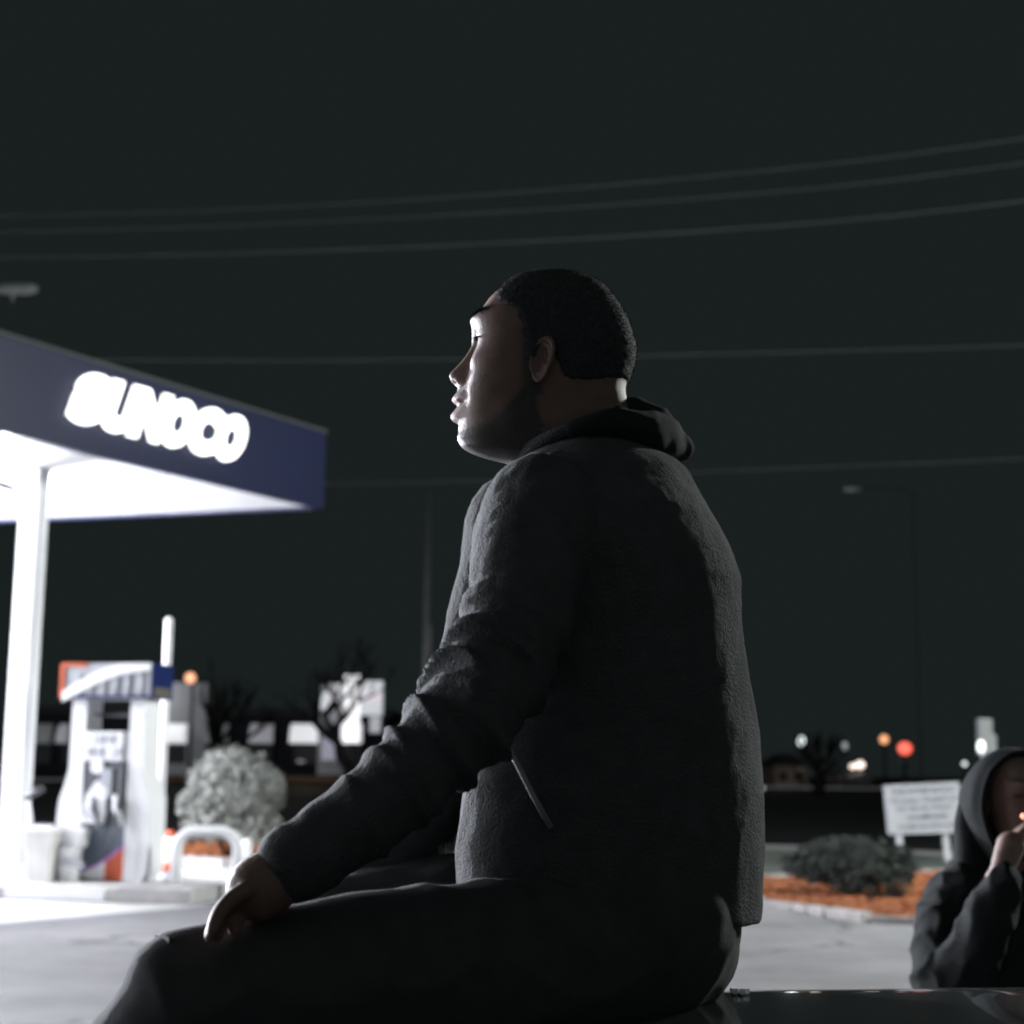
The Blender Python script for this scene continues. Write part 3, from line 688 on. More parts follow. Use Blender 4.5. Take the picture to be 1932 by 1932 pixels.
bare_tree(404, 1470, 50, 1290, .0, 9, 'bare tree standing before the pale restaurant tower', .22)
bare_tree(1545, 1500, 60, 1392, .02, 14, 'bare tree beside the brown house far on the right', .26)
# orange street lamp by the restaurant
def far_lamp(px, py, Y, r, m, label, sc=(1, 1, 1), head=True):
    c = P(px, py, Y); o = empty('street_light', (c.x, Y, .6), 0, label, 'street light', )
    q = MB(); q.sphere(c, r, 14, 10, sc); q.build('lamp_globe', M[m], o)
    q = MB(); q.tube([Vector((c.x + r * .3, Y + r * 1.3, .0)), Vector((c.x + r * .3, Y + r * 1.3, c.z + r * 1.1))], [.09, .06], 8); q.build('lamp_pole', M['poledark'], o)
    q = MB(); q.tube([Vector((c.x + r * .3, Y + r * 1.3, c.z + r * 1.1)), Vector((c.x, Y, c.z + r * 1.1))], .05, 8); q.build('lamp_arm', M['poledark'], o)
    return o
far_lamp(359, 1279, 70, .24, 'g_orange', 'orange street light glowing just right of the dispenser header')
far_lamp(1512, 1398, 90, .20, 'g_white', 'white street light far right, nearest the man\'s back', (1, 1, 1.35))
far_lamp(1594, 1408, 95, .17, 'g_dim', 'dim white street light between the brown house and the red signal', (1, 1, 1.4))
far_lamp(1668, 1395, 95, .26, 'g_orange', 'orange street light just left of the red traffic signal')
far_lamp(1706, 1431, 110, .24, 'g_white', 'small white light hanging directly below the red signal')
far_lamp(1820, 1441, 90, .12, 'g_white', 'tiny bluish white light left of the hooded person')
# traffic signal
c = P(1708, 1412, 85); ts = empty('traffic_signal', (c.x, 85, .6), 0, 'traffic signal showing red in the distance on the right', 'traffic light')
q = MB(); q.box(c + Vector((0, .3, -.25)), (.5, .3, 1.3), None, .05); q.build('signal_housing', M['dgrey'], ts)
q = MB(); q.sphere(c + Vector((0, .08, .0)), .38, 16, 10, (1, .4, .9)); q.build('red_lens', M['g_red'], ts)
for k in (1, 2):
    q = MB(); q.sphere(c + Vector((0, .12, -.40 * k)), .15, 12, 8, (1, .4, 1)); q.build('unlit_lens', M['bezel'], ts)
q = MB(); q.tube([(c.x + .05, 85.5, .5), (c.x + .05, 85.5, c.z + .6)], .09, 8); q.build('signal_post', M['poledark'], ts)
# oncoming car far away
cc = P(1617, 1452, 85); fc = empty('distant_car', (cc.x, 85, .66), 0, 'distant oncoming car with both warm headlights lit', 'car')
q = MB(); q.prism([(cc.x - .8, 85, .9), (cc.x + .8, 85, .9), (cc.x + .85, 85, 1.35), (cc.x + .6, 85.6, 2.05), (cc.x - .6, 85.6, 2.05), (cc.x - .85, 85, 1.35)], (0, 4.2, 0)); q.build('car_body', M['paint'], fc)
q = MB(); q.prism([(cc.x - .6, 85.35, 1.45), (cc.x + .6, 85.35, 1.45), (cc.x + .5, 85.52, 1.95), (cc.x - .5, 85.52, 1.95)], (0, .02, 0)); q.build('windscreen', M['glass'], fc)
for px, py, r in ((1609, 1446, .14), (1623, 1443, .20)):
    q = MB(); q.sphere(P(px, py, 84.9), r, 12, 8, (1.2, .4, 1)); q.build('headlight', M['g_warm'], fc)
for sx in (-.7, .7):
    q = MB(); q.tube([(cc.x + sx - .1, 85.9, .96), (cc.x + sx + .1, 85.9, .96)], .30, 14); q.build('wheel', M['black'], fc)
# brown house
hs = empty('brown_house', (P(1492, 1480, 92).x, 92, .66), 0, 'small dim brown house far right beyond the road', 'house')
a, b2 = P(1462, 1494, 92), P(1524, 1445, 92)
q = MB(); q.box(((a.x + b2.x) / 2, 95, (a.z + b2.z) / 2), (b2.x - a.x, 6, b2.z - a.z)); q.build('wall', M['brownwall'], hs)
q = MB(); q.prism([(a.x - .2, 91.8, b2.z), (b2.x + .2, 91.8, b2.z), ((a.x + b2.x) / 2, 91.8, b2.z + .7)], (0, 6.4, 0)); q.build('roof', M['farroof'], hs)
for px in (1478, 1506):
    p = P(px, 1466, 91.97); q = MB(); q.box(p, (.45, .08, .6)); wo = q.build('window', M['bezel'], hs)
    q = MB(); q.box(p + Vector((0, 0, -.34)), (.6, .14, .06)); q.build('sill', M['kerb'], wo)
point_light('house_light', P(1512, 1455, 89.5), 14, (1, .74, .5), .15)
q = MB(); q.box(P(1512, 1450, 89.5), (.25, .25, .06)); q.tube([P(1512, 1450, 89.5), P(1512, 1450, 92)], .03, 6); q.build('porch_lamp', M['metal'], hs)
point_light('road_light', P(1470, 1465, 84), 30, (.95, 1, .98), .2)
# small lamp by the man's back
far_lamp(1439, 1487, 70, .09, 'g_dim', 'faint low light beside the back hem of the jacket')
# grey signal cabinet post
YC = 21.0
a = P(1862, 1420, YC); cbp = empty('signal_post', (a.x, YC, 0), 0, 'grey metal post with stacked boxes and a white lamp above the hooded person', 'post')
q = MB(); q.tube([(a.x, YC, 0), (a.x, YC, P(1862, 1400, YC).z)], .07, 10); q.build('post', M['metal'], cbp)
for x0, y0, x1, y1, dd in ((1846, 1356, 1869, 1386, .16), (1847, 1386, 1876, 1424, .2)):
    p0, p1 = P(x0, y1, YC), P(x1, y0, YC); q = MB(); q.box((p0 + p1) / 2, (p1.x - p0.x, dd, p1.z - p0.z), None, .015); q.build('signal_box', M['boxgrey'], cbp)
q = MB(); p = P(1851, 1409, YC - .16); q.sphere(p, .05, 12, 8, (1, 1, 1.7)); q.build('lamp', M['g_white'], cbp)

# ------------------------------------------------------------------ black car in the foreground
car = empty('black_car', (1.9, 1.33, 0), 0, 'glossy black car whose hood the man is sitting on', 'car')
YCAR, HWD = 1.34, .90
def zhood(x):
    return float(np.interp(x, [-.52, -.47, -.38, -.2, .2, .7, 1.05], [.62, .84, .947, 1.003, 1.037, 1.047, 1.053]))
def car_section(x, ztop, hw, sill=.28):
    """closed outline of the body at x"""
    pts = []
    for k in range(25):
        u = -1 + 2 * k / 24; y = hw * (math.copysign(abs(u) ** .8, u))
        crown = ztop - .05 * abs(u) ** 10 - .012 * u * u
        pts.append((x, YCAR + y, crown))
    pts += [(x, YCAR + hw * 1.01, ztop - .16), (x, YCAR + hw * 1.0, .62), (x, YCAR + hw * .97, sill), (x, YCAR - hw * .97, sill), (x, YCAR - hw * 1.0, .62), (x, YCAR - hw * 1.01, ztop - .16)]
    return pts
def loft(sections, name, m, parent, closed_ends=True):
    q = MB(); n = len(sections[0]); vs = [p for s in sections for p in s]
    fs = [(i * n + j, i * n + (j + 1) % n, (i + 1) * n + (j + 1) % n, (i + 1) * n + j) for i in range(len(sections) - 1) for j in range(n)]
    q.add(vs, fs, True)
    if closed_ends: q.f += [tuple(range(n))[::-1], tuple(range((len(sections) - 1) * n, len(sections) * n))]; q.smooth += [False, False]
    return q.build(name, m, parent)
xs = [-.52, -.49, -.44, -.38, -.3, -.2, -.05, .15, .35, .6, .85, 1.05]
loft([car_section(x, zhood(x), HWD * float(np.interp(x, [-.52, -.40, -.2, .3], [.86, .93, .985, 1]))) for x in xs], 'front_body', M['paint'], car)
loft([car_section(x, z, HWD * w) for x, z, w in ((1.052, 1.053, 1), (2.0, 1.065, 1), (3.2, 1.06, 1), (3.9, 1.03, .98), (4.2, .95, .93), (4.25, .7, .9))], 'rear_body', M['paint'], car)
def cabin(x, z, hw):
    return [(x, YCAR - hw, 1.0), (x, YCAR - hw * .93, z - .06), (x, YCAR - hw * .8, z), (x, YCAR + hw * .8, z), (x, YCAR + hw * .93, z - .06), (x, YCAR + hw, 1.0)]
loft([cabin(1.10, 1.045, .84), cabin(1.75, 1.48, .72), cabin(1.80, 1.485, .72)], 'windshield', M['glass'], car)
loft([cabin(1.802, 1.50, .74), cabin(2.4, 1.54, .74), cabin(3.1, 1.50, .72)], 'cabin', M['paint'], car)
loft([cabin(3.102, 1.485, .70), cabin(3.75, 1.07, .80)], 'rear_window', M['glass'], car)
for y in (YCAR - .755, YCAR + .755):
    s_ = -1 if y < YCAR else 1
    q = MB(); q.prism([(1.55, y, 1.10), (3.3, y, 1.10), (3.0, y, 1.42), (1.95, y, 1.42)], (0, s_ * .06, 0)); q.build('side_window', M['glass'], car)
for x in (.42, 3.35):
    for y in (YCAR - .82, YCAR + .82):
        q = MB(); q.tube([(x, y - .11, .33), (x, y + .11, .33)], .33, 24); w = q.build('wheel', M['black'], car)
        q = MB(); s_ = -1 if y < YCAR else 1; q.tube([(x, y + s_ * .10, .33), (x, y + s_ * .125, .33)], .22, 18); q.build('rim', M['metal'], w)
for y in (YCAR - .66, YCAR + .66):
    q = MB(); q.box((-.50, y, .70), (.10, .34, .12), None, .03); q.build('headlight', M['glass'], car)
q = MB(); q.box((-.545, YCAR, .42), (.10, 1.5, .2), None, .04); q.build('bumper', M['paint'], car)
q = MB(); q.box((-.525, YCAR, .68), (.04, .8, .14), None, .01); q.build('grille', M['dgrey'], car)
# seam between hood and fender, and three white strokes near the far edge
M['mark'] = mat('white hood marks', (.8, .8, .86), .35)
bq = P(1378, 1871, 2.10)
for k in range(3):
    yb_ = 2.02; ub = ((yb_ - YCAR) / HWD) ** 1.25; zb_ = zhood(bq.x) - .05 * ub ** 10 - .012 * ub * ub
    q = MB(); q.box((bq.x - .007 + k * .0075, yb_, zb_ + .003), (.0056, .030 if k != 1 else .044, .006), Matrix.Rotation(R(-6), 3, 'X')); q.build('hood_mark', M['mark'], car)

# ------------------------------------------------------------------ people: smooth union of tapered limbs
def remesh_blob(closed, voxel, smooth=2):
    """closed: list of (verts, faces) closed shapes, returns verts (n,3), faces of their union"""
    q = MB()
    for vs, fs in closed: q.add(vs, fs, True)
    me = bpy.data.meshes.new('blob'); me.from_pydata(q.v, [], q.f); me.update()
    bm = bmesh.new(); bm.from_mesh(me); bmesh.ops.recalc_face_normals(bm, faces=bm.faces[:]); bm.to_mesh(me); bm.free()
    o = bpy.data.objects.new('blob', me); COL.objects.link(o)
    md = o.modifiers.new('r', 'REMESH'); md.mode = 'VOXEL'; md.voxel_size = voxel; md.adaptivity = 0
    if smooth:
        ms = o.modifiers.new('s', 'SMOOTH'); ms.factor = .5; ms.iterations = smooth
    dg = bpy.context.evaluated_depsgraph_get(); dg.update()
    res = bpy.data.meshes.new_from_object(o.evaluated_get(dg)); bpy.data.objects.remove(o); bpy.data.meshes.remove(me)
    return res
def limb(pts, rad, n=20, sub=5):
    """closed tapered limb through joints; smooth radius"""
    pts = [Vector(p) for p in pts]; pp = []; rr = []
    for i in range(len(pts) - 1):
        for k in range(sub):
            t = k / sub; pp.append(pts[i].lerp(pts[i + 1], t)); rr.append(rad[i] + (rad[i + 1] - rad[i]) * t)
    pp.append(pts[-1]); rr.append(rad[-1])
    for _ in range(3):
        pp = [pp[0]] + [(pp[i - 1] + pp[i] * 2 + pp[i + 1]) / 4 for i in range(1, len(pp) - 1)] + [pp[-1]]
        rr = [rr[0]] + [(rr[i - 1] + rr[i] * 2 + rr[i + 1]) / 4 for i in range(1, len(rr) - 1)] + [rr[-1]]
    # round caps
    d0 = (pp[0] - pp[1]).normalized(); d1_ = (pp[-1] - pp[-2]).normalized()
    cp = [(pp[0] + d0 * rr[0] * math.sin(a), rr[0] * math.cos(a)) for a in (1.45, 1.1, .7, .35)]
    ce = [(pp[-1] + d1_ * rr[-1] * math.sin(a), rr[-1] * math.cos(a)) for a in (.35, .7, 1.1, 1.45)]
    pp = [c[0] for c in cp] + pp + [c[0] for c in ce]; rr = [c[1] for c in cp] + rr + [c[1] for c in ce]
    q = MB(); q.tube(pp, rr, n); return q.v, q.f
def loft_closed(sections):
    n = len(sections[0]); vs = [p for s in sections for p in s]; k = len(sections)
    fs = [(i * n + j, i * n + (j + 1) % n, (i + 1) * n + (j + 1) % n, (i + 1) * n + j) for i in range(k - 1) for j in range(n)]
    fs += [tuple(range(n))[::-1], tuple(range((k - 1) * n, k * n))]
    return vs, fs
def ridged(p, s): return 1 - 2 * abs(noise.noise(p * s))
def wrinkle(me, amp, fn):
    n = len(me.vertices); co = np.empty(n * 3); me.vertices.foreach_get('co', co); co = co.reshape(-1, 3)
    no = np.empty(n * 3); me.vertex_normals.foreach_get('vector', no); no = no.reshape(-1, 3)
    d = np.array([fn(Vector(c)) for c in co]) * amp
    co += no * d[:, None]; me.vertices.foreach_set('co', co.ravel()); me.update()
    me.polygons.foreach_set('use_smooth', [True] * len(me.polygons))

# ---------- head built level by level from its profile
def smooth1(a, k):
    for _ in range(k): a = np.concatenate([a[:1], (a[:-2] + 2 * a[1:-1] + a[2:]) / 4, a[-1:]])
    return a
PROF = [(1050, 517), (1005, 520), (978, 527), (956, 538), (939, 549), (924, 563), (908, 587), (897, 599), (893, 611), (891.5, 629), (890.5, 645), (881, 661), (869, 677), (857, 689),
        (849, 697), (848, 703), (852, 712), (859, 719), (865, 724), (864, 733), (858, 739), (853, 746), (855, 752), (863, 757), (865.5, 762), (859, 767), (850.5, 777), (852.5, 786), (861, 792),
        (866, 801), (867, 812), (863.5, 821), (865.5, 831), (873, 843), (890, 853), (916, 862), (945, 868), (966, 875), (977, 886), (983, 910), (988, 950), (980, 1000)]
BASE = [(1050, 517), (1005, 520), (978, 527), (956, 538), (939, 549), (924, 563), (908, 587), (899, 600), (897, 611), (900, 629), (902, 645), (901, 661), (898, 677), (893, 697), (887, 720), (882, 745), (880, 762), (879, 790), (878, 810), (876, 825), (878, 836),
        (884, 846), (896, 854), (918, 862.5), (946, 868), (966, 875), (977, 886), (983, 910), (988, 950), (980, 1000)]
BACK = [(1050, 517), (1096, 523), (1140, 545), (1167, 582), (1183, 614), (1196, 658), (1194, 682), (1185, 710), (1180, 726), (1179, 742), (1187, 775), (1200, 810), (1215, 860), (1228, 920), (1238, 1000)]
WID = [(517, 0), (520, .020), (527, .037), (540, .054), (560, .0655), (600, .0735), (640, .0755), (680, .0735), (705, .0715), (730, .068), (770, .0625), (800, .0585), (830, .0545), (860, .053), (900, .056), (950, .064), (1000, .072)]
FALL = [(517, .04), (600, .036), (611, .028), (629, .013), (645, .0085), (661, .0095), (677, .0115), (697, .0150), (712, .0175), (722, .0185), (730, .023), (745, .025), (757, .025), (777, .0235), (790, .022), (805, .022), (825, .020), (845, .03), (1000, .05)]
YH = 2.05
def head_grid(nl=260, na=220):
    # everything in px/py first, lateral in metres, then to world in the plane Y = YH
    py = np.concatenate([517 + 23 * np.linspace(0, 1, 30) ** 2, np.linspace(540.8, 872, nl - 60), np.linspace(874, 1000, 30)])
    def itp(t): a = np.array(t); return np.interp(py, a[:, 1], a[:, 0])
    fr, ba, bk = itp(PROF), itp(BASE), itp(BACK)
    fr[30:] = smooth1(fr[30:], 3); ba[30:] = smooth1(ba[30:], 12); bk[30:] = smooth1(bk[30:], 14)
    w = np.interp(py, [a for a, _ in WID], [b for _, b in WID]); w[10:] = smooth1(w[10:], 10)
    fl = np.interp(py, [a for a, _ in FALL], [b for _, b in FALL])
    mm = YH / F
    th = np.linspace(-math.pi, math.pi, na, endpoint=False)
    # denser sampling at the front
    th = th - .42 * np.sin(th)
    X = np.zeros((nl, na)); Yl = np.zeros((nl, na)); GR = np.zeros((nl, na, 4)); GR[..., 3] = 1
    for i in range(nl):
        p = py[i]; xc = ba[i] + (bk[i] - ba[i]) * np.interp(p, [517, 560, 700, 830, 900], [.5, .56, .54, .52, .5])
        nb = np.interp(p, [517, 600, 700, 800, 900], [2, 2.15, 2.2, 2.25, 2.0])
        nf = np.interp(p, [517, 575, 620, 700, 780, 830, 900], [2, 2.25, 2.75, 3.1, 2.9, 2.5, 2.0])
        c, s = np.cos(th), np.sin(th); n = np.where(c > 0, nf, nb)
        yl = w[i] * np.sign(s) * np.abs(s) ** (2 / n)
        x = np.where(c > 0, xc - (xc - ba[i]) * np.abs(c) ** (2 / n), xc + (bk[i] - xc) * np.abs(c) ** (2 / n))
        front = np.clip(c, 0, 1) ** .5
        ya = np.abs(yl)
        ex = np.interp(p, [600, 640, 720, 735], [2, 3.2, 3.2, 2.3])
        g = np.exp(-.9 * (ya / fl[i]) ** ex) * (c > 0)
        x = x + (fr[i] - ba[i]) * g
        def bump(py0, y0, sp, sy): return np.exp(-((p - py0) / sp) ** 2 - ((ya - y0) / sy) ** 2) * front / mm
        x -= .0040 * bump(604, .026, 8, .018)           # brow ridge
        x += .0105 * bump(640, .027, 15, .0115)         # eye socket
        x += .0060 * bump(655, .016, 12, .006)          # inner corner
        x -= .0058 * bump(641, .0315, 10, .0095)        # lids over the eyeball
        x -= .0022 * bump(636, .0315, 3.0, .011)        # upper lid fold
        x += .0030 * bump(647, .0315, 2.2, .0085)       # slit
        x -= .0040 * bump(684, .043, 16, .016)          # cheekbone
        x -= .0030 * bump(712, .0160, 7, .0045)         # wing of the nose
        x += .0075 * bump(716, .0070, 4.2, .0034)       # nostril
        x += .0022 * bump(716, .0215, 12, .0030)        # crease by the wing
        x += .0030 * bump(730, .0, 4.5, .0030)          # philtrum
        x += .0040 * bump(758, .024, 5, .005)           # mouth corner
        x += .0030 * bump(752, .034, 18, .006)          # cheek fold
        x += .0030 * bump(795, .0, 5, .016)
        X[i] = x; Yl[i] = yl
        # widen jaw a little behind the chin
        jaw = np.exp(-((p - 800) / 30) ** 2) * np.exp(-((x - 985) / 35) ** 2); Yl[i] += np.sign(yl) * .0045 * jaw
        # masks: red = hair, green = lips, blue = lashes with painted socket shade
        be = np.zeros(na)
        jl = np.interp(x, [850, 880, 920, 960, 1000, 1020], [808, 814, 808, 790, 750, 715])
        be = np.maximum(be, 1 / (1 + np.exp(-(p - jl) / 3.5)) * (p < 880) * (x < 1030))
        be = np.maximum(be, .95 * np.exp(-((p - 731.5 - 8 * (ya / .03) ** 2) / 4.5) ** 2) * (ya < .030) * (x < 890))      # moustache
        be = np.maximum(be, .7 * np.exp(-((p - 797) / 7) ** 2 - (ya / .008) ** 2))
        br = np.exp(-((p - (599 - 5 * np.sin(np.clip((ya - .012) / .04, 0, 1) * 2.6))) / 5.2) ** 2) * (ya > .010) * (ya < .056) * (c > 0)
        lash_shade = np.exp(-((p - 646) / 5.5) ** 2) * np.exp(-((ya - .0325) / .0135) ** 4) * (c > 0)
        be = np.maximum(be, .95 * br); GR[i, :, 2] = lash_shade
        side = np.exp(-((x - 1008) / 9) ** 2) * ((p > 640) & (p < 760)); be = np.maximum(be, .85 * side)
        GR[i, :, 0] = np.clip(be, 0, 1)
        lip = np.exp(-((p - 749) / 6.5) ** 2) + np.exp(-((p - 778) / 8.5) ** 2)
        GR[i, :, 1] = np.clip(lip * (ya < .024) * (c > 0), 0, 1)
    return py, X, Yl, GR
YAW = R(9)
def yaw(w):
    """turns head points a little away from the camera about the neck axis"""
    w = np.array(w, float); c = np.array(P(1085, 800, YH)); k = np.clip((w[..., 2] - (c[2] - .06)) / .07, 0, 1); k = k * k * (3 - 2 * k)
    dx = w[..., 0] - c[0]; dx = dx * (1 + np.where(dx < 0, .018, .007) * k); dy = w[..., 1] - c[1]; a = -YAW * k
    w[..., 0] = c[0] + dx * np.cos(a) - dy * np.sin(a); w[..., 1] = c[1] + dx * np.sin(a) + dy * np.cos(a); return w
def head_world(py, X, Yl):
    """maps the level grid to world space in the plane Y = YH"""
    nl, na = X.shape; u = (X - 966) / F; v = -(py[:, None] - 966) / F + 0 * X
    m = np.array(RC); d = np.stack([u, v, -np.ones_like(u)], -1) @ m.T
    t = YH / d[..., 1]; w = d * t[..., None] + np.array(CAM)
    w[..., 1] = YH + Yl
    return yaw(w)
def grid_faces(nl, na, base=0):
    return [(base + i * na + j, base + (i + 1) * na + j, base + (i + 1) * na + (j + 1) % na, base + i * na + (j + 1) % na) for i in range(nl - 1) for j in range(na)]
def ear(side, px=1036, py=704):
    """ear flap on one side; side -1 is nearest the camera"""
    c = P(px, py, YH); vs = []; nu, nv = 12, 36; w0 = .0715 * side
    ax = Vector((math.cos(R(24)), side * math.sin(R(24)), 0)); az = Vector((.16, 0, 1)).normalized(); an = ax.cross(az).normalized()
    if an.y * side < 0: an = -an
    for back in (0, 1):
        for i in range(nu + 1):
            u = i / nu
            for j in range(nv):
                f = 2 * math.pi * j / nv; s_, cc = math.sin(f), math.cos(f)
                rx = .0180 * (1 + .10 * s_) * (1 if s_ > -.35 else .88); rzv = .0315
                h = .0045 * math.exp(-((u - .88) / .10) ** 2) - .0065 * math.exp(-(u / .42) ** 2) + .0030 * math.exp(-((u - .62) / .08) ** 2) * (1 if cc > -.2 else .2)
                if s_ < -.6: h *= .35
                p = Vector((c.x, YH + w0, c.z)) + ax * (rx * u * cc + .004) + az * (rzv * u * s_) + an * ((h if not back else -.003 * (1 - u ** 6)) + .005)
                vs.append(p)
    n1_ = (nu + 1) * nv; fs = []
    for bk_ in (0, 1):
        b0 = bk_ * n1_
        for i in range(nu):
            for j in range(nv):
                f = (b0 + i * nv + j, b0 + (i + 1) * nv + j, b0 + (i + 1) * nv + (j + 1) % nv, b0 + i * nv + (j + 1) % nv)
                fs.append(f if not bk_ else f[::-1])
    for j in range(nv): fs.append((nu * nv + j, n1_ + nu * nv + j, n1_ + nu * nv + (j + 1) % nv, nu * nv + (j + 1) % nv))
    return vs, fs
HPY, HX, HYL, HGR = head_grid()
HW = head_world(HPY, HX, HYL)
def head_parts():
    nl, na = HX.shape
    v = HW.reshape(-1, 3); f = grid_faces(nl, na); g = HGR.reshape(-1, 4)
    vs = [tuple(p) for p in v]; gs = [tuple(x) for x in g]; mi = [0] * len(f)
    f.append(tuple(range(na))[::-1]); mi.append(0); f.append(tuple(range((nl - 1) * na, nl * na))); mi.append(0)
    for s in (-1, 1):
        ev, ef = ear(s); ev = yaw([tuple(p) for p in ev]); b0 = len(vs); vs += [tuple(p) for p in ev]; gs += [(0, 0, 0, 1)] * len(ev); f += [tuple(i + b0 for i in q) for q in ef]; mi += [0] * len(ef)
        q = MB(); e = P(921, 645, YH); q.sphere((e.x + .0062, YH + s * .0315, e.z), .0118, 20, 14); b0 = len(vs)
        vs += [tuple(p) for p in yaw(q.v)]; gs += [(0, 0, 0, 1)] * len(q.v); f += [tuple(i + b0 for i in qq) for qq in q.f]; mi += [1] * len(q.f)
    return vs, f, gs, mi
def make_body(name, vs, f, gs, mi, extra, mats, xf=None):
    """one mesh: head, neck and the limbs' skin"""
    vs = list(vs); f = list(f); gs = list(gs); mi = list(mi)
    if xf: vs = [tuple(xf @ Vector(p)) for p in vs]
    for me in extra:
        b0 = len(vs); vs += [v.co[:] for v in me.vertices]; gs += [(0, 0, 0, 1)] * len(me.vertices)
        f += [tuple(i + b0 for i in p.vertices) for p in me.polygons]; mi += [0] * len(me.polygons)
    me = bpy.data.meshes.new(name); me.from_pydata(vs, [], f); me.update()
    for m in mats: me.materials.append(m)
    me.polygons.foreach_set('material_index', mi); me.polygons.foreach_set('use_smooth', [True] * len(f))
    at = me.attributes.new('growth_shade', 'FLOAT_COLOR', 'POINT'); at.data.foreach_set('color', np.array(gs).ravel())
    o = bpy.data.objects.new(name, me); COL.objects.link(o); return o

# ---------- the man on the hood
Yn, Yk = 1.86, 1.68
SHn = P(1012, 1015, Yn)
arm_pts = [P(1030, 985, 1.90), P(1000, 1070, 1.85), P(978, 1160, 1.81), P(930, 1270, 1.77), P(890, 1345, 1.73), P(800, 1440, 1.70), P(700, 1530, 1.68), P(600, 1598, 1.665), P(560, 1628, 1.66)]
arm_r = [.083, .073, .063, .061, .060, .050, .047, .042, .040]
far_pts = [P(985, 995, 2.24), P(965, 1120, 2.27), P(915, 1330, 2.28), P(815, 1510, 2.24), P(700, 1650, 2.18)]
far_r = [.085, .080, .080, .074, .056]
# hand: palm and five fingers resting on the knee
wr = P(556, 1634, 1.66); kn = P(488, 1676, 1.655)
shapes = [limb([wr, wr.lerp(kn, .5), kn], [.028, .033, .034])]
side = Vector((.35, .93, 0)).normalized()
for k, (off, ln) in enumerate(((-.030, .80), (-.011, .97), (.010, 1.0), (.030, .92))):
    b0 = kn + side * off + Vector((.004 * abs(k - 2), 0, .004)); 
    p1 = b0 + Vector((-.023, -.022, -.014)) * ln; p2 = p1 + Vector((-.012, -.022, -.019)) * ln; p3 = p2 + Vector((-.001, -.016, -.014)) * ln
    shapes.append(limb([b0.lerp(wr, .35) + side * (-off * .5) + Vector((0, 0, -.004)), b0, p1, p2, p3], [.0095, .0100, .0090, .0082, .0070], 10, 3))
tb = wr.lerp(kn, .35) + side * .03; shapes.append(limb([tb, tb + Vector((-.025, .018, -.012)), tb + Vector((-.05, .022, -.03)), tb + Vector((-.068, .018, -.048))], [.013, .0115, .010, .008], 10, 3))
hand_me = remesh_blob(shapes, .0026, 3)
NECK = P(1100, 900, YH)
tor = [limb([P(1110, 900, YH), P(1130, 1050, YH), P(1170, 1300, YH), P(1190, 1600, YH), P(1180, 1760, YH)], [.07, .14, .13, .13, .13]),
       limb([arm_pts[0], arm_pts[2], arm_pts[4], arm_pts[6], wr], [.055, .048, .042, .036, .028]), limb(far_pts, [.055, .048, .042, .036, .028]),
       limb([P(985, 990, 2.24), P(1040, 940, YH), P(1030, 985, 1.9)], [.055, .06, .055])]
torso_me = remesh_blob(tor, .012, 2)
fwr = far_pts[-1]
shapes = [limb([fwr, fwr + Vector((-.05, 0, -.02)), fwr + Vector((-.09, 0, -.03))], [.028, .034, .034])]
for k in range(4):
    b0 = fwr + Vector((-.09, -.03 + .02 * k, -.03)); shapes.append(limb([b0, b0 + Vector((-.04, 0, -.01)), b0 + Vector((-.065, 0, -.035)), b0 + Vector((-.068, 0, -.06))], [.010, .009, .008, .007], 10, 3))
shapes.append(limb([fwr + Vector((-.04, -.03, -.02)), fwr + Vector((-.07, -.055, -.035)), fwr + Vector((-.10, -.06, -.05))], [.013, .011, .008], 10, 3))
far_hand = remesh_blob(shapes, .004, 2)
man = make_body('person', *head_parts(), [hand_me, far_hand, torso_me], [M['skin'], M['eye']])
tag(man, 'man in a dark jacket sitting sideways on the car hood, looking left and up', 'person')

# cropped hair: shell over the skull plus short stubble
def hair_shell():
    nl, na = HX.shape; keep = np.zeros((nl, na))
    pyy = HPY[:, None] + 0 * HX
    # front edge of the hair by level, rear hairline at the nape
    fx = np.interp(HPY, [517, 538, 556, 575, 592, 605, 640, 665, 700, 735], [900, 955, 948, 944, 962, 985, 1000, 1000, 1004, 1046])
    nape = np.interp(HX, [1000, 1045, 1062, 1078, 1120, 1180], [735, 668, 700, 738, 742, 726])
    ins = np.minimum((HX - fx[:, None]) / 13.0, (nape - pyy) / 9.0)
    jig = np.array([noise.noise(Vector((a * .09, b * .09, c * 60))) + .6 * noise.noise(Vector((a * .3, b * .3, c * 120))) for a, b, c in zip(HX.ravel(), pyy.ravel(), HYL.ravel())]).reshape(HX.shape)
    th = np.clip(ins + .38 * jig, -1, 1)
    return th
HTH = hair_shell()
nrm_me = bpy.data.meshes.new('tmp'); nl, na = HX.shape
nrm_me.from_pydata([tuple(p) for p in HW.reshape(-1, 3)], [], grid_faces(nl, na)); nrm_me.update()
NO = np.empty(nl * na * 3); nrm_me.vertex_normals.foreach_get('vector', NO); NO = NO.reshape(nl, na, 3)
hc_ = np.array(P(1050, 690, YH)); flip = np.sign(((HW - hc_) * NO).sum(-1).mean()); NO *= flip
thick = np.clip(HTH, 0, 1)[..., None] * .0042 - .0012
jit = np.array([noise.noise(Vector(p) * 260) for p in HW.reshape(-1, 3)]).reshape(nl, na, 1) * .0010 * np.clip(HTH, 0, 1)[..., None]
HS = HW + NO * (thick + jit)
keepv = HTH > -.9
fc_ = [q for q in grid_faces(nl, na) if all(keepv.reshape(-1)[i] for i in q)]
used = sorted({i for q in fc_ for i in q}); mp = {a: b for b, a in enumerate(used)}
hv = HS.reshape(-1, 3)
hm_ = MB(); hm_.add([tuple(hv[i]) for i in used], [tuple(mp[i] for i in q) for q in fc_], True)
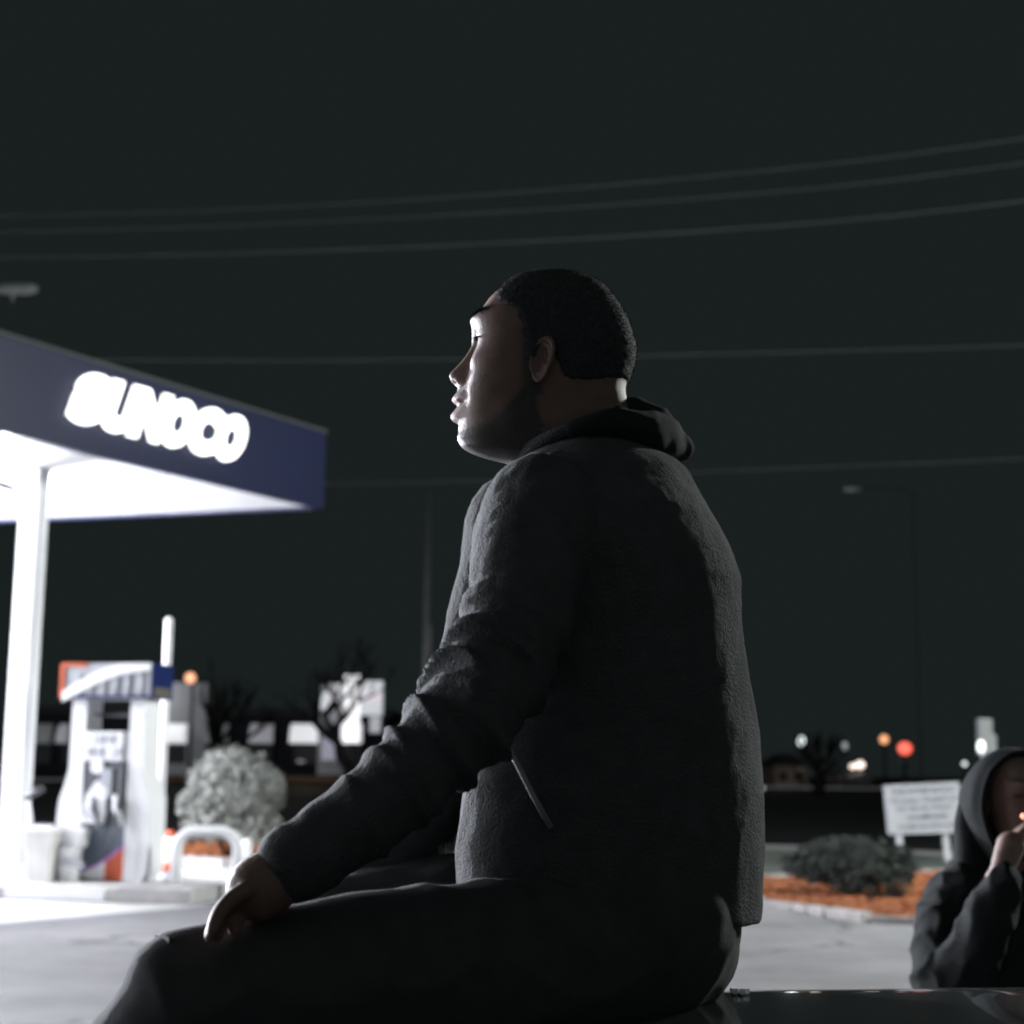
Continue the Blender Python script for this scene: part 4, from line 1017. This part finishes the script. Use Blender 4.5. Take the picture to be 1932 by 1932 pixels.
# cap over the crown pole
hair = hm_.build('hair', M['hair'], man, world=False)
sb = MB(); cand = np.argwhere(HTH > .15); pick = cand[rng.integers(0, len(cand), 15000)]
wts = np.abs(np.gradient(HW[..., 1], axis=1)); 
for i, j in pick:
    p = Vector(HS[i, j]); nn = Vector(NO[i, j]); d = (nn + Vector(rng.normal(size=3)) * .55).normalized(); t = d.cross(Vector(rng.normal(size=3))).normalized()
    l = rng.uniform(.0015, .0040) ; w_ = .00035
    sb.add([p - t * w_, p + t * w_, p + d * l], [(0, 1, 2)])
so = sb.build('stubble', M['hair'], hair, world=False); so['kind'] = 'stuff'

# brow hairs and lashes
def strands(name, side, n, pf, lf, thick):
    q = MB()
    for k in range(n):
        u = (k + .5) / n; p_, y_ = pf(u); i = int(np.argmin(np.abs(HPY - p_)))
        front = np.where(HX[i] < 1000)[0]; j = front[int(np.argmin(np.abs(HYL[i, front] - side * y_)))]
        o_ = Vector(HW[i, j]); nn = Vector(NO[i, j]); d = lf(u, side); d = (nn * d[0] + Vector((0, side * d[1], d[2]))).normalized()
        t = d.cross(Vector((0, 0, 1))).normalized(); L_ = thick[1] * rng.uniform(.7, 1.15)
        q.add([o_ - t * thick[0] - nn * .0006, o_ + t * thick[0] - nn * .0006, o_ + d * L_], [(0, 1, 2)])
        q.add([o_ - Vector((0, 0, thick[0])) - nn * .0006, o_ + Vector((0, 0, thick[0])) - nn * .0006, o_ + d * L_], [(0, 1, 2)])
    return q.build(name, M['hair'], man, world=False)
for s_ in (-1, 1):
    strands('eyebrow', s_, 420, lambda u: (599 - 5 * math.sin(min(1, max(0, u)) * 2.6) + rng.normal() * 2.6, .011 + .043 * u), lambda u, s: (.55, .8, .25 * (1 - 2 * u)), (.00045, .0055))
    strands('eyelashes', s_, 60, lambda u: (641.5 + 3.5 * (2 * u - 1) ** 2, .021 + .024 * u), lambda u, s: (1.0, .5 * (u - .3), -.12), (.0006, .0085))

# jacket: torso loft and sleeves in one cloth surface
JB = [(812, 1192), (845, 1222), (868, 1247), (885, 1271), (905, 1291), (940, 1311), (970, 1329), (1040, 1364), (1105, 1390), (1200, 1393), (1300, 1409), (1400, 1423), (1480, 1433), (1590, 1437), (1700, 1434), (1733, 1431)]
JF = [(812, 1090), (840, 1042), (872, 984), (905, 950), (945, 920), (985, 902), (1010, 893), (1060, 888), (1150, 895), (1300, 905), (1450, 885), (1600, 860), (1733, 870)]
JW = [(812, .060), (840, .088), (872, .120), (905, .150), (945, .178), (985, .198), (1050, .208), (1200, .205), (1400, .20), (1600, .205), (1733, .208)]
secs = []
for pyv in np.concatenate([np.linspace(812, 1000, 30), np.linspace(1010, 1733, 46)]):
    xf_ = np.interp(pyv, [a for a, _ in JF], [b for _, b in JF]); xb_ = np.interp(pyv, [a for a, _ in JB], [b for _, b in JB]); w_ = np.interp(pyv, [a for a, _ in JW], [b for _, b in JW])
    xc_ = (xf_ + xb_) / 2; sec = []
    for j in range(64):
        t = 2 * math.pi * j / 64; c_, s_ = math.cos(t), math.sin(t); n_ = 2.35 if c_ < 0 else float(np.interp(pyv, [950, 1150, 1350], [2.35, 2.6, 4.2]))
        xx = xc_ - (xc_ - xf_) * math.copysign(abs(c_) ** (2 / n_), c_)
        p = P(xx, pyv, YH); p.y = YH + w_ * math.copysign(abs(s_) ** (2 / n_), s_); sec.append(p)
    secs.append(sec)
jk = remesh_blob([loft_closed(secs), limb(arm_pts, arm_r, 24), limb(far_pts, far_r, 24)], .0046, 3)
armax = [Vector(p) for p in arm_pts]
def sharp(p): v = 1 - 2.6 * abs(noise.noise(p)); return max(0.0, v) ** 1.6
def jfold(p):
    # folds run round the sleeve at the elbow and armpit, and drag down the back
    best = 9; along = 0; acc = 0
    for a, b in zip(armax, armax[1:]):
        ab = b - a; t = max(0, min(1, (p - a).dot(ab) / ab.length_squared)); d = (p - a - ab * t).length
        if d < best: best = d; along = acc + t * ab.length
        acc += ab.length
    f = .5 * noise.noise(p * 9) + .3 * noise.noise(p * 24) + .12 * noise.noise(p * 70)
    if best < .10:
        e = .35 + 1.25 * math.exp(-((along - .30) / .10) ** 2) + .8 * math.exp(-((along - .62) / .06) ** 2)
        w_ = noise.noise(p * 7) * .9
        f += e * (1.5 * sharp(Vector((along * 21 + w_, p.y * 5 + p.z * 3, 3.1))) + .35 * sharp(Vector((along * 24 - w_, p.z * 4, p.y * 4))) - .6)
    else:
        f += .9 * sharp(Vector((p.x * 5 + p.z * 1.2, p.y * 5, p.z * 2.2 + .7 * noise.noise(p * 4)))) + .3 * sharp(Vector((p.x * 9, p.y * 9 + p.z * 3, p.z * 6))) - .35; f *= .7
    return f
wrinkle(jk, .0075, jfold)
jacket = link_mesh('jacket', jk, man, M['jacket'], world=False)
# collar band, sewn to the jacket: lower at the throat, higher at the nape
q = MB(); ring = []
CN = 40
for j in range(CN):
    t = 2 * math.pi * j / CN; c_, s_ = math.cos(t), math.sin(t)
    u = (1 - c_) / 2                                         # 0 at the throat, 1 at the nape
    px_ = 982 + (1186 - 982) * u; py_c = 868 + (808 - 868) * u - 6 * math.sin(math.pi * u)
    p = P(px_, py_c, YH); p.y = YH + .082 * s_; ring.append(p)
q.tube(ring + [ring[0]], .0105, 8, False); collar = q.build('collar', M['jacket'], jacket, world=False)
M['zip'] = mat('pale lit edge', (.22, .23, .235), .6, .2)  # pale grey stands in for light caught along the jacket front edge
q = MB(); zz = [P(950, 1395, 1.845), P(975, 1440, 1.838), P(1005, 1500, 1.838), P(1040, 1562, 1.84)]; q.tube(zz, .0035, 6); q.build('lit_front_edge', M['zip'], jacket, world=False)
# hood lying on the shoulders, built as a soft roll
hood_me = remesh_blob([limb([P(1085, 814, 1.968), P(1140, 804, 1.958), P(1205, 812, 1.978), P(1258, 838, 2.05), P(1205, 812, 2.122), P(1140, 804, 2.142), P(1085, 814, 2.132)], [.014, .022, .032, .034, .032, .022, .014]),
                       limb([P(1172, 778, 2.05), P(1225, 804, 2.05), P(1284, 846, 2.05)], [.024, .034, .020]), limb([P(1172, 790, 1.99), P(1250, 830, 2.0), P(1284, 850, 2.05)], [.02, .02, .016]), limb([P(1172, 790, 2.11), P(1250, 830, 2.1), P(1284, 850, 2.05)], [.02, .02, .016])], .0045, 3)
wrinkle(hood_me, .005, lambda p: noise.noise(p * 16) + .6 * ridged(Vector((p.x * 1.5, p.y, p.z * 2.5)), 14) - .2)
link_mesh('hood', hood_me, man, M['hoodie'], world=False)

# trousers
hipn, hipf = P(1165, 1800, 1.95), P(1150, 1790, 2.16)
kneen = P(366, 1893, 1.66); kneef = P(650, 1790, 2.12)
ankn = Vector((-.72, 1.72, .40)); ankf = Vector((-.66, 2.02, .40))
tr = remesh_blob([limb([hipn, P(960, 1835, 1.86), P(640, 1862, 1.74), P(470, 1882, 1.69), kneen], [.115, .108, .096, .086, .078]), limb([kneen, kneen.lerp(ankn, .5) + Vector((-.01, 0, 0)), ankn], [.076, .066, .052]),
                  limb([hipf, P(900, 1775, 2.15), kneef], [.13, .125, .10]), limb([kneef, kneef.lerp(ankf, .5), ankf], [.076, .066, .052]),
                  limb([P(1200, 1740, 1.95), P(1200, 1770, 2.05), P(1190, 1740, 2.15)], [.125, .13, .125]), limb([P(1222, 1795, 1.95), P(1222, 1795, 2.15)], [.076, .076])], .0075, 3)
wrinkle(tr, .0055, lambda p: .5 * noise.noise(p * 8) + .3 * noise.noise(p * 22) + .9 * sharp(Vector((p.x * 9 + p.y * 5, p.y * 7, p.z * 12))) - .3)
trs = link_mesh('trousers', tr, man, M['denim'], world=False)
# torn knee: pale threads and two flaps of cloth
q = MB()
for k in range(26):
    t = k / 25; a = P(293 - 34 * t, 1768 + 38 * t, 1.655 + .03 * math.sin(k * 2.1)); b = a + Vector((rng.uniform(-.004, .012), rng.uniform(-.03, .03), rng.uniform(-.026, -.012)))
    q.tube([a + Vector((.012, 0, -.004)), a.lerp(b, .5) + Vector((-.002, 0, .001)), b], .0012, 5)
M['fray'] = mat('pale frayed thread', (.16, .17, .185), .95, var=.3, vscale=60, bump=.5, bscale=300)
q.build('knee_threads', M['fray'], trs, world=False)
kp = remesh_blob([limb([P(306, 1792, 1.655), P(284, 1818, 1.66)], [.0135, .0135])], .003, 2); wrinkle(kp, .0012, lambda p: noise.noise(p * 60)); link_mesh('knee_lining', kp, trs, M['fray'], world=False)
def flap(px, py, dx, dy):
    q = MB(); a = P(px + 26, py + 4, 1.62); b = P(px + 30, py + 10, 1.70); c = P(px + dx, py + dy, 1.66); q.prism([a, b, c], (.001, 0, -.012)); return q.build('torn_flap', M['denim'], trs, world=False)
flap(292, 1764, 0, 0); flap(252, 1814, 0, -6)
# shoes
for an in (ankn, ankf):
    sm_ = remesh_blob([limb([an + Vector((.02, 0, -.06)), an + Vector((.03, 0, -.14))], [.055, .05]), limb([an + Vector((.06, 0, -.16)), an + Vector((-.06, 0, -.165)), an + Vector((-.17, 0, -.175))], [.045, .045, .038])], .008, 2)
    wrinkle(sm_, .001, lambda p: noise.noise(p * 20)); link_mesh('shoe', sm_, man, M['shoe'], world=False)
# foot rest of the feet: front bumper step of the car
q = MB(); q.box((-.78, 1.86, .17), (.34, .70, .05), None, .02); q.build('bumper_step', M['dgrey'], car)
q = MB(); q.box((-.58, 1.70, .22), (.10, .06, .12), None, .01); q.box((-.58, 2.02, .22), (.10, .06, .12), None, .01); q.build('step_bracket', M['dgrey'], car)

# ---------- the hooded person at the right edge
Y2 = 4.0
H2 = P(1912, 1515, Y2)
src = Vector(P(1040, 690, YH))
xf2 = Matrix.Translation(H2) @ Matrix.Rotation(R(110), 4, 'Z') @ Matrix.Rotation(R(-8), 4, 'Y') @ Matrix.Scale(.98, 4) @ Matrix.Translation(-src)
sh = P(1815, 1705, 4.02); el = P(1788, 1880, 3.86); w2 = P(1890, 1640, 3.74); m2 = P(1921, 1560, 3.80)
palm = w2.lerp(m2, .55)
shapes = [limb([P(1893, 1690, 3.74), w2, palm], [.028, .027, .034])]
for k in range(4):
    b0 = palm + Vector((.012 + .004 * k, -.012 + .012 * k, .02 + .006 * (1.5 - abs(k - 1.5)))); b1 = b0 + Vector((.028, .006, .026)); b2 = b1 + Vector((.028, .02, .006)); b3 = b2 + Vector((.012, .018, -.008))
    shapes.append(limb([palm, b0, b1, b2, b3], [.012, .0100, .0092, .0085, .007], 10, 3))
shapes.append(limb([palm + Vector((-.01, 0, -.02)), palm + Vector((.01, .02, .015)), palm + Vector((.03, .03, .035)), palm + Vector((.05, .035, .045))], [.014, .012, .010, .008], 10, 3))
h2 = remesh_blob(shapes, .0035, 2)
hip2 = Vector((H2.x - .06, 4.12, .56)); ch2 = P(1900, 1760, 4.08)
t2 = remesh_blob([limb([hip2, ch2, H2 + Vector((0, .05, -.16))], [.13, .14, .06]), limb([sh, el, w2], [.05, .042, .028])], .014, 2)
p2 = make_body('person', *head_parts(), [h2, t2], [M['skin'], M['eye']], xf2)
tag(p2, 'hooded person in black at the right edge, hand raised to smoke', 'person')
shr = Vector((H2.x + .22, 4.14, sh.z)); elr = Vector((H2.x + .34, 3.98, .78)); wrr = Vector((H2.x + .42, 3.72, .66))
jk2 = remesh_blob([limb([hip2 + Vector((0, 0, .02)), P(1890, 1840, 4.1), ch2, P(1895, 1690, 4.08)], [.175, .185, .19, .11]),
                   limb([P(1890, 1660, 4.08), sh, P(1785, 1790, 3.93), el, P(1840, 1800, 3.80), P(1893, 1665, 3.74)], [.10, .098, .092, .082, .062, .048]),
                   limb([P(1900, 1670, 4.1), shr, elr, wrr], [.09, .09, .07, .05])], .008, 3)
wrinkle(jk2, .012, lambda p: .5 * noise.noise(p * 8) + .9 * sharp(Vector((p.x * 9 + p.z * 4, p.y * 7, p.z * 7 - p.x * 5))) + .5 * sharp(p * 13) - .4)
link_mesh('jacket', jk2, p2, M['parka'], world=False)
# hood: open shell round the head
hv_, hf_ = [], []; nu, nv = 22, 44
fd = Vector((.20, -.98, 0)).normalized(); rt = Vector((0, 0, 1)).cross(fd)
for layer, off in ((0, .0), (1, -.010)):
    for i in range(nu + 1):
        a = R(64) + R(116) * i / nu                                    # from the face rim to the back of the head
        for j in range(nv + 1):
            b = math.pi * (-.32 + 1.64 * j / nv)                       # round the face, open below the chin
            rad = .128 + off + .006 * noise.noise(Vector((math.cos(b) * 2, math.sin(b) * 2, a * 3)))
            low = max(0.0, -math.sin(b)); up_ = 1.16 + .30 * low
            hv_.append(H2 + Vector((0, 0, -.012)) + fd * (rad * math.cos(a) * 1.02) + (rt * math.cos(b) * (1 - .12 * low) + Vector((0, 0, 1)) * math.sin(b) * up_) * (rad * math.sin(a) ** .8))
n_ = (nu + 1) * (nv + 1)
for l_ in (0, 1):
    for i in range(nu):
        for j in range(nv):
            k = l_ * n_ + i * (nv + 1) + j; f_ = (k, k + 1, k + nv + 2, k + nv + 1); hf_.append(f_ if l_ == 0 else f_[::-1])
for j in range(nv): hf_.append((j, n_ + j, n_ + j + 1, j + 1))
q = MB(); q.add(hv_, hf_, True); hood2 = q.build('hood', M['parka'], p2, world=False)
q = MB(); q.tube([hv_[j] for j in range(nv + 1)], .008, 8); q.build('hood_rim', M['parka'], hood2, world=False)
dr = remesh_blob([limb([hood2_p for hood2_p in (H2 + Vector((-.10, .03, -.02)), H2 + Vector((-.10, .03, -.10)), P(1850, 1660, 4.03))], [.035, .05, .06]), limb([H2 + Vector((.10, .03, -.05)), H2 + Vector((.10, .03, -.18))], [.035, .06]),
                  limb([H2 + Vector((-.06, .10, -.1)), H2 + Vector((.06, .10, -.1))], [.06, .06])], .007, 3)
wrinkle(dr, .004, lambda p: noise.noise(p * 16)); link_mesh('hood_drape', dr, p2, M['parka'], world=False)
tr2 = remesh_blob([limb([hip2 + Vector((-.02, -.09, -.0)), Vector((H2.x + .20, 3.78, .58)), Vector((H2.x + .38, 3.62, .56))], [.12, .10, .075]), limb([Vector((H2.x + .38, 3.62, .56)), Vector((H2.x + .36, 3.60, .10))], [.073, .055]),
                   limb([hip2 + Vector((.06, .02, 0)), Vector((H2.x + .36, 3.95, .58)), Vector((H2.x + .52, 3.82, .56))], [.12, .10, .075]), limb([Vector((H2.x + .52, 3.82, .56)), Vector((H2.x + .50, 3.80, .10))], [.073, .055])], .012, 2)
wrinkle(tr2, .005, lambda p: noise.noise(p * 9)); link_mesh('trousers', tr2, p2, M['denim'], world=False)
for bx, by in ((.37, 3.56), (.51, 3.76)):
    s2 = remesh_blob([limb([Vector((H2.x + bx, by + .05, .05)), Vector((H2.x + bx + .08, by - .08, .045))], [.045, .042])], .009, 2); wrinkle(s2, 0, lambda p: 0); link_mesh('shoe', s2, p2, M['shoe'], world=False)
blk = MB(); blk.box((hip2.x, 4.18, .215), (.9, .5, .43), None, .03); tag(blk.build('concrete_block', M['greyconc']), 'low grey concrete block the hooded person sits on', 'block')
tip = P(1931, 1540, 3.80)
cg = empty('cigarette', tuple(tip), 0, 'lit cigarette glowing at the hooded person\'s mouth', 'cigarette')
q = MB(); q.tube([tip + Vector((.06, .06, .012)), tip], .004, 8); q.build('paper', M['paper'], cg)
q = MB(); q.sphere(tip, .0065, 10, 8); q.build('ember', M['g_ember'], cg)
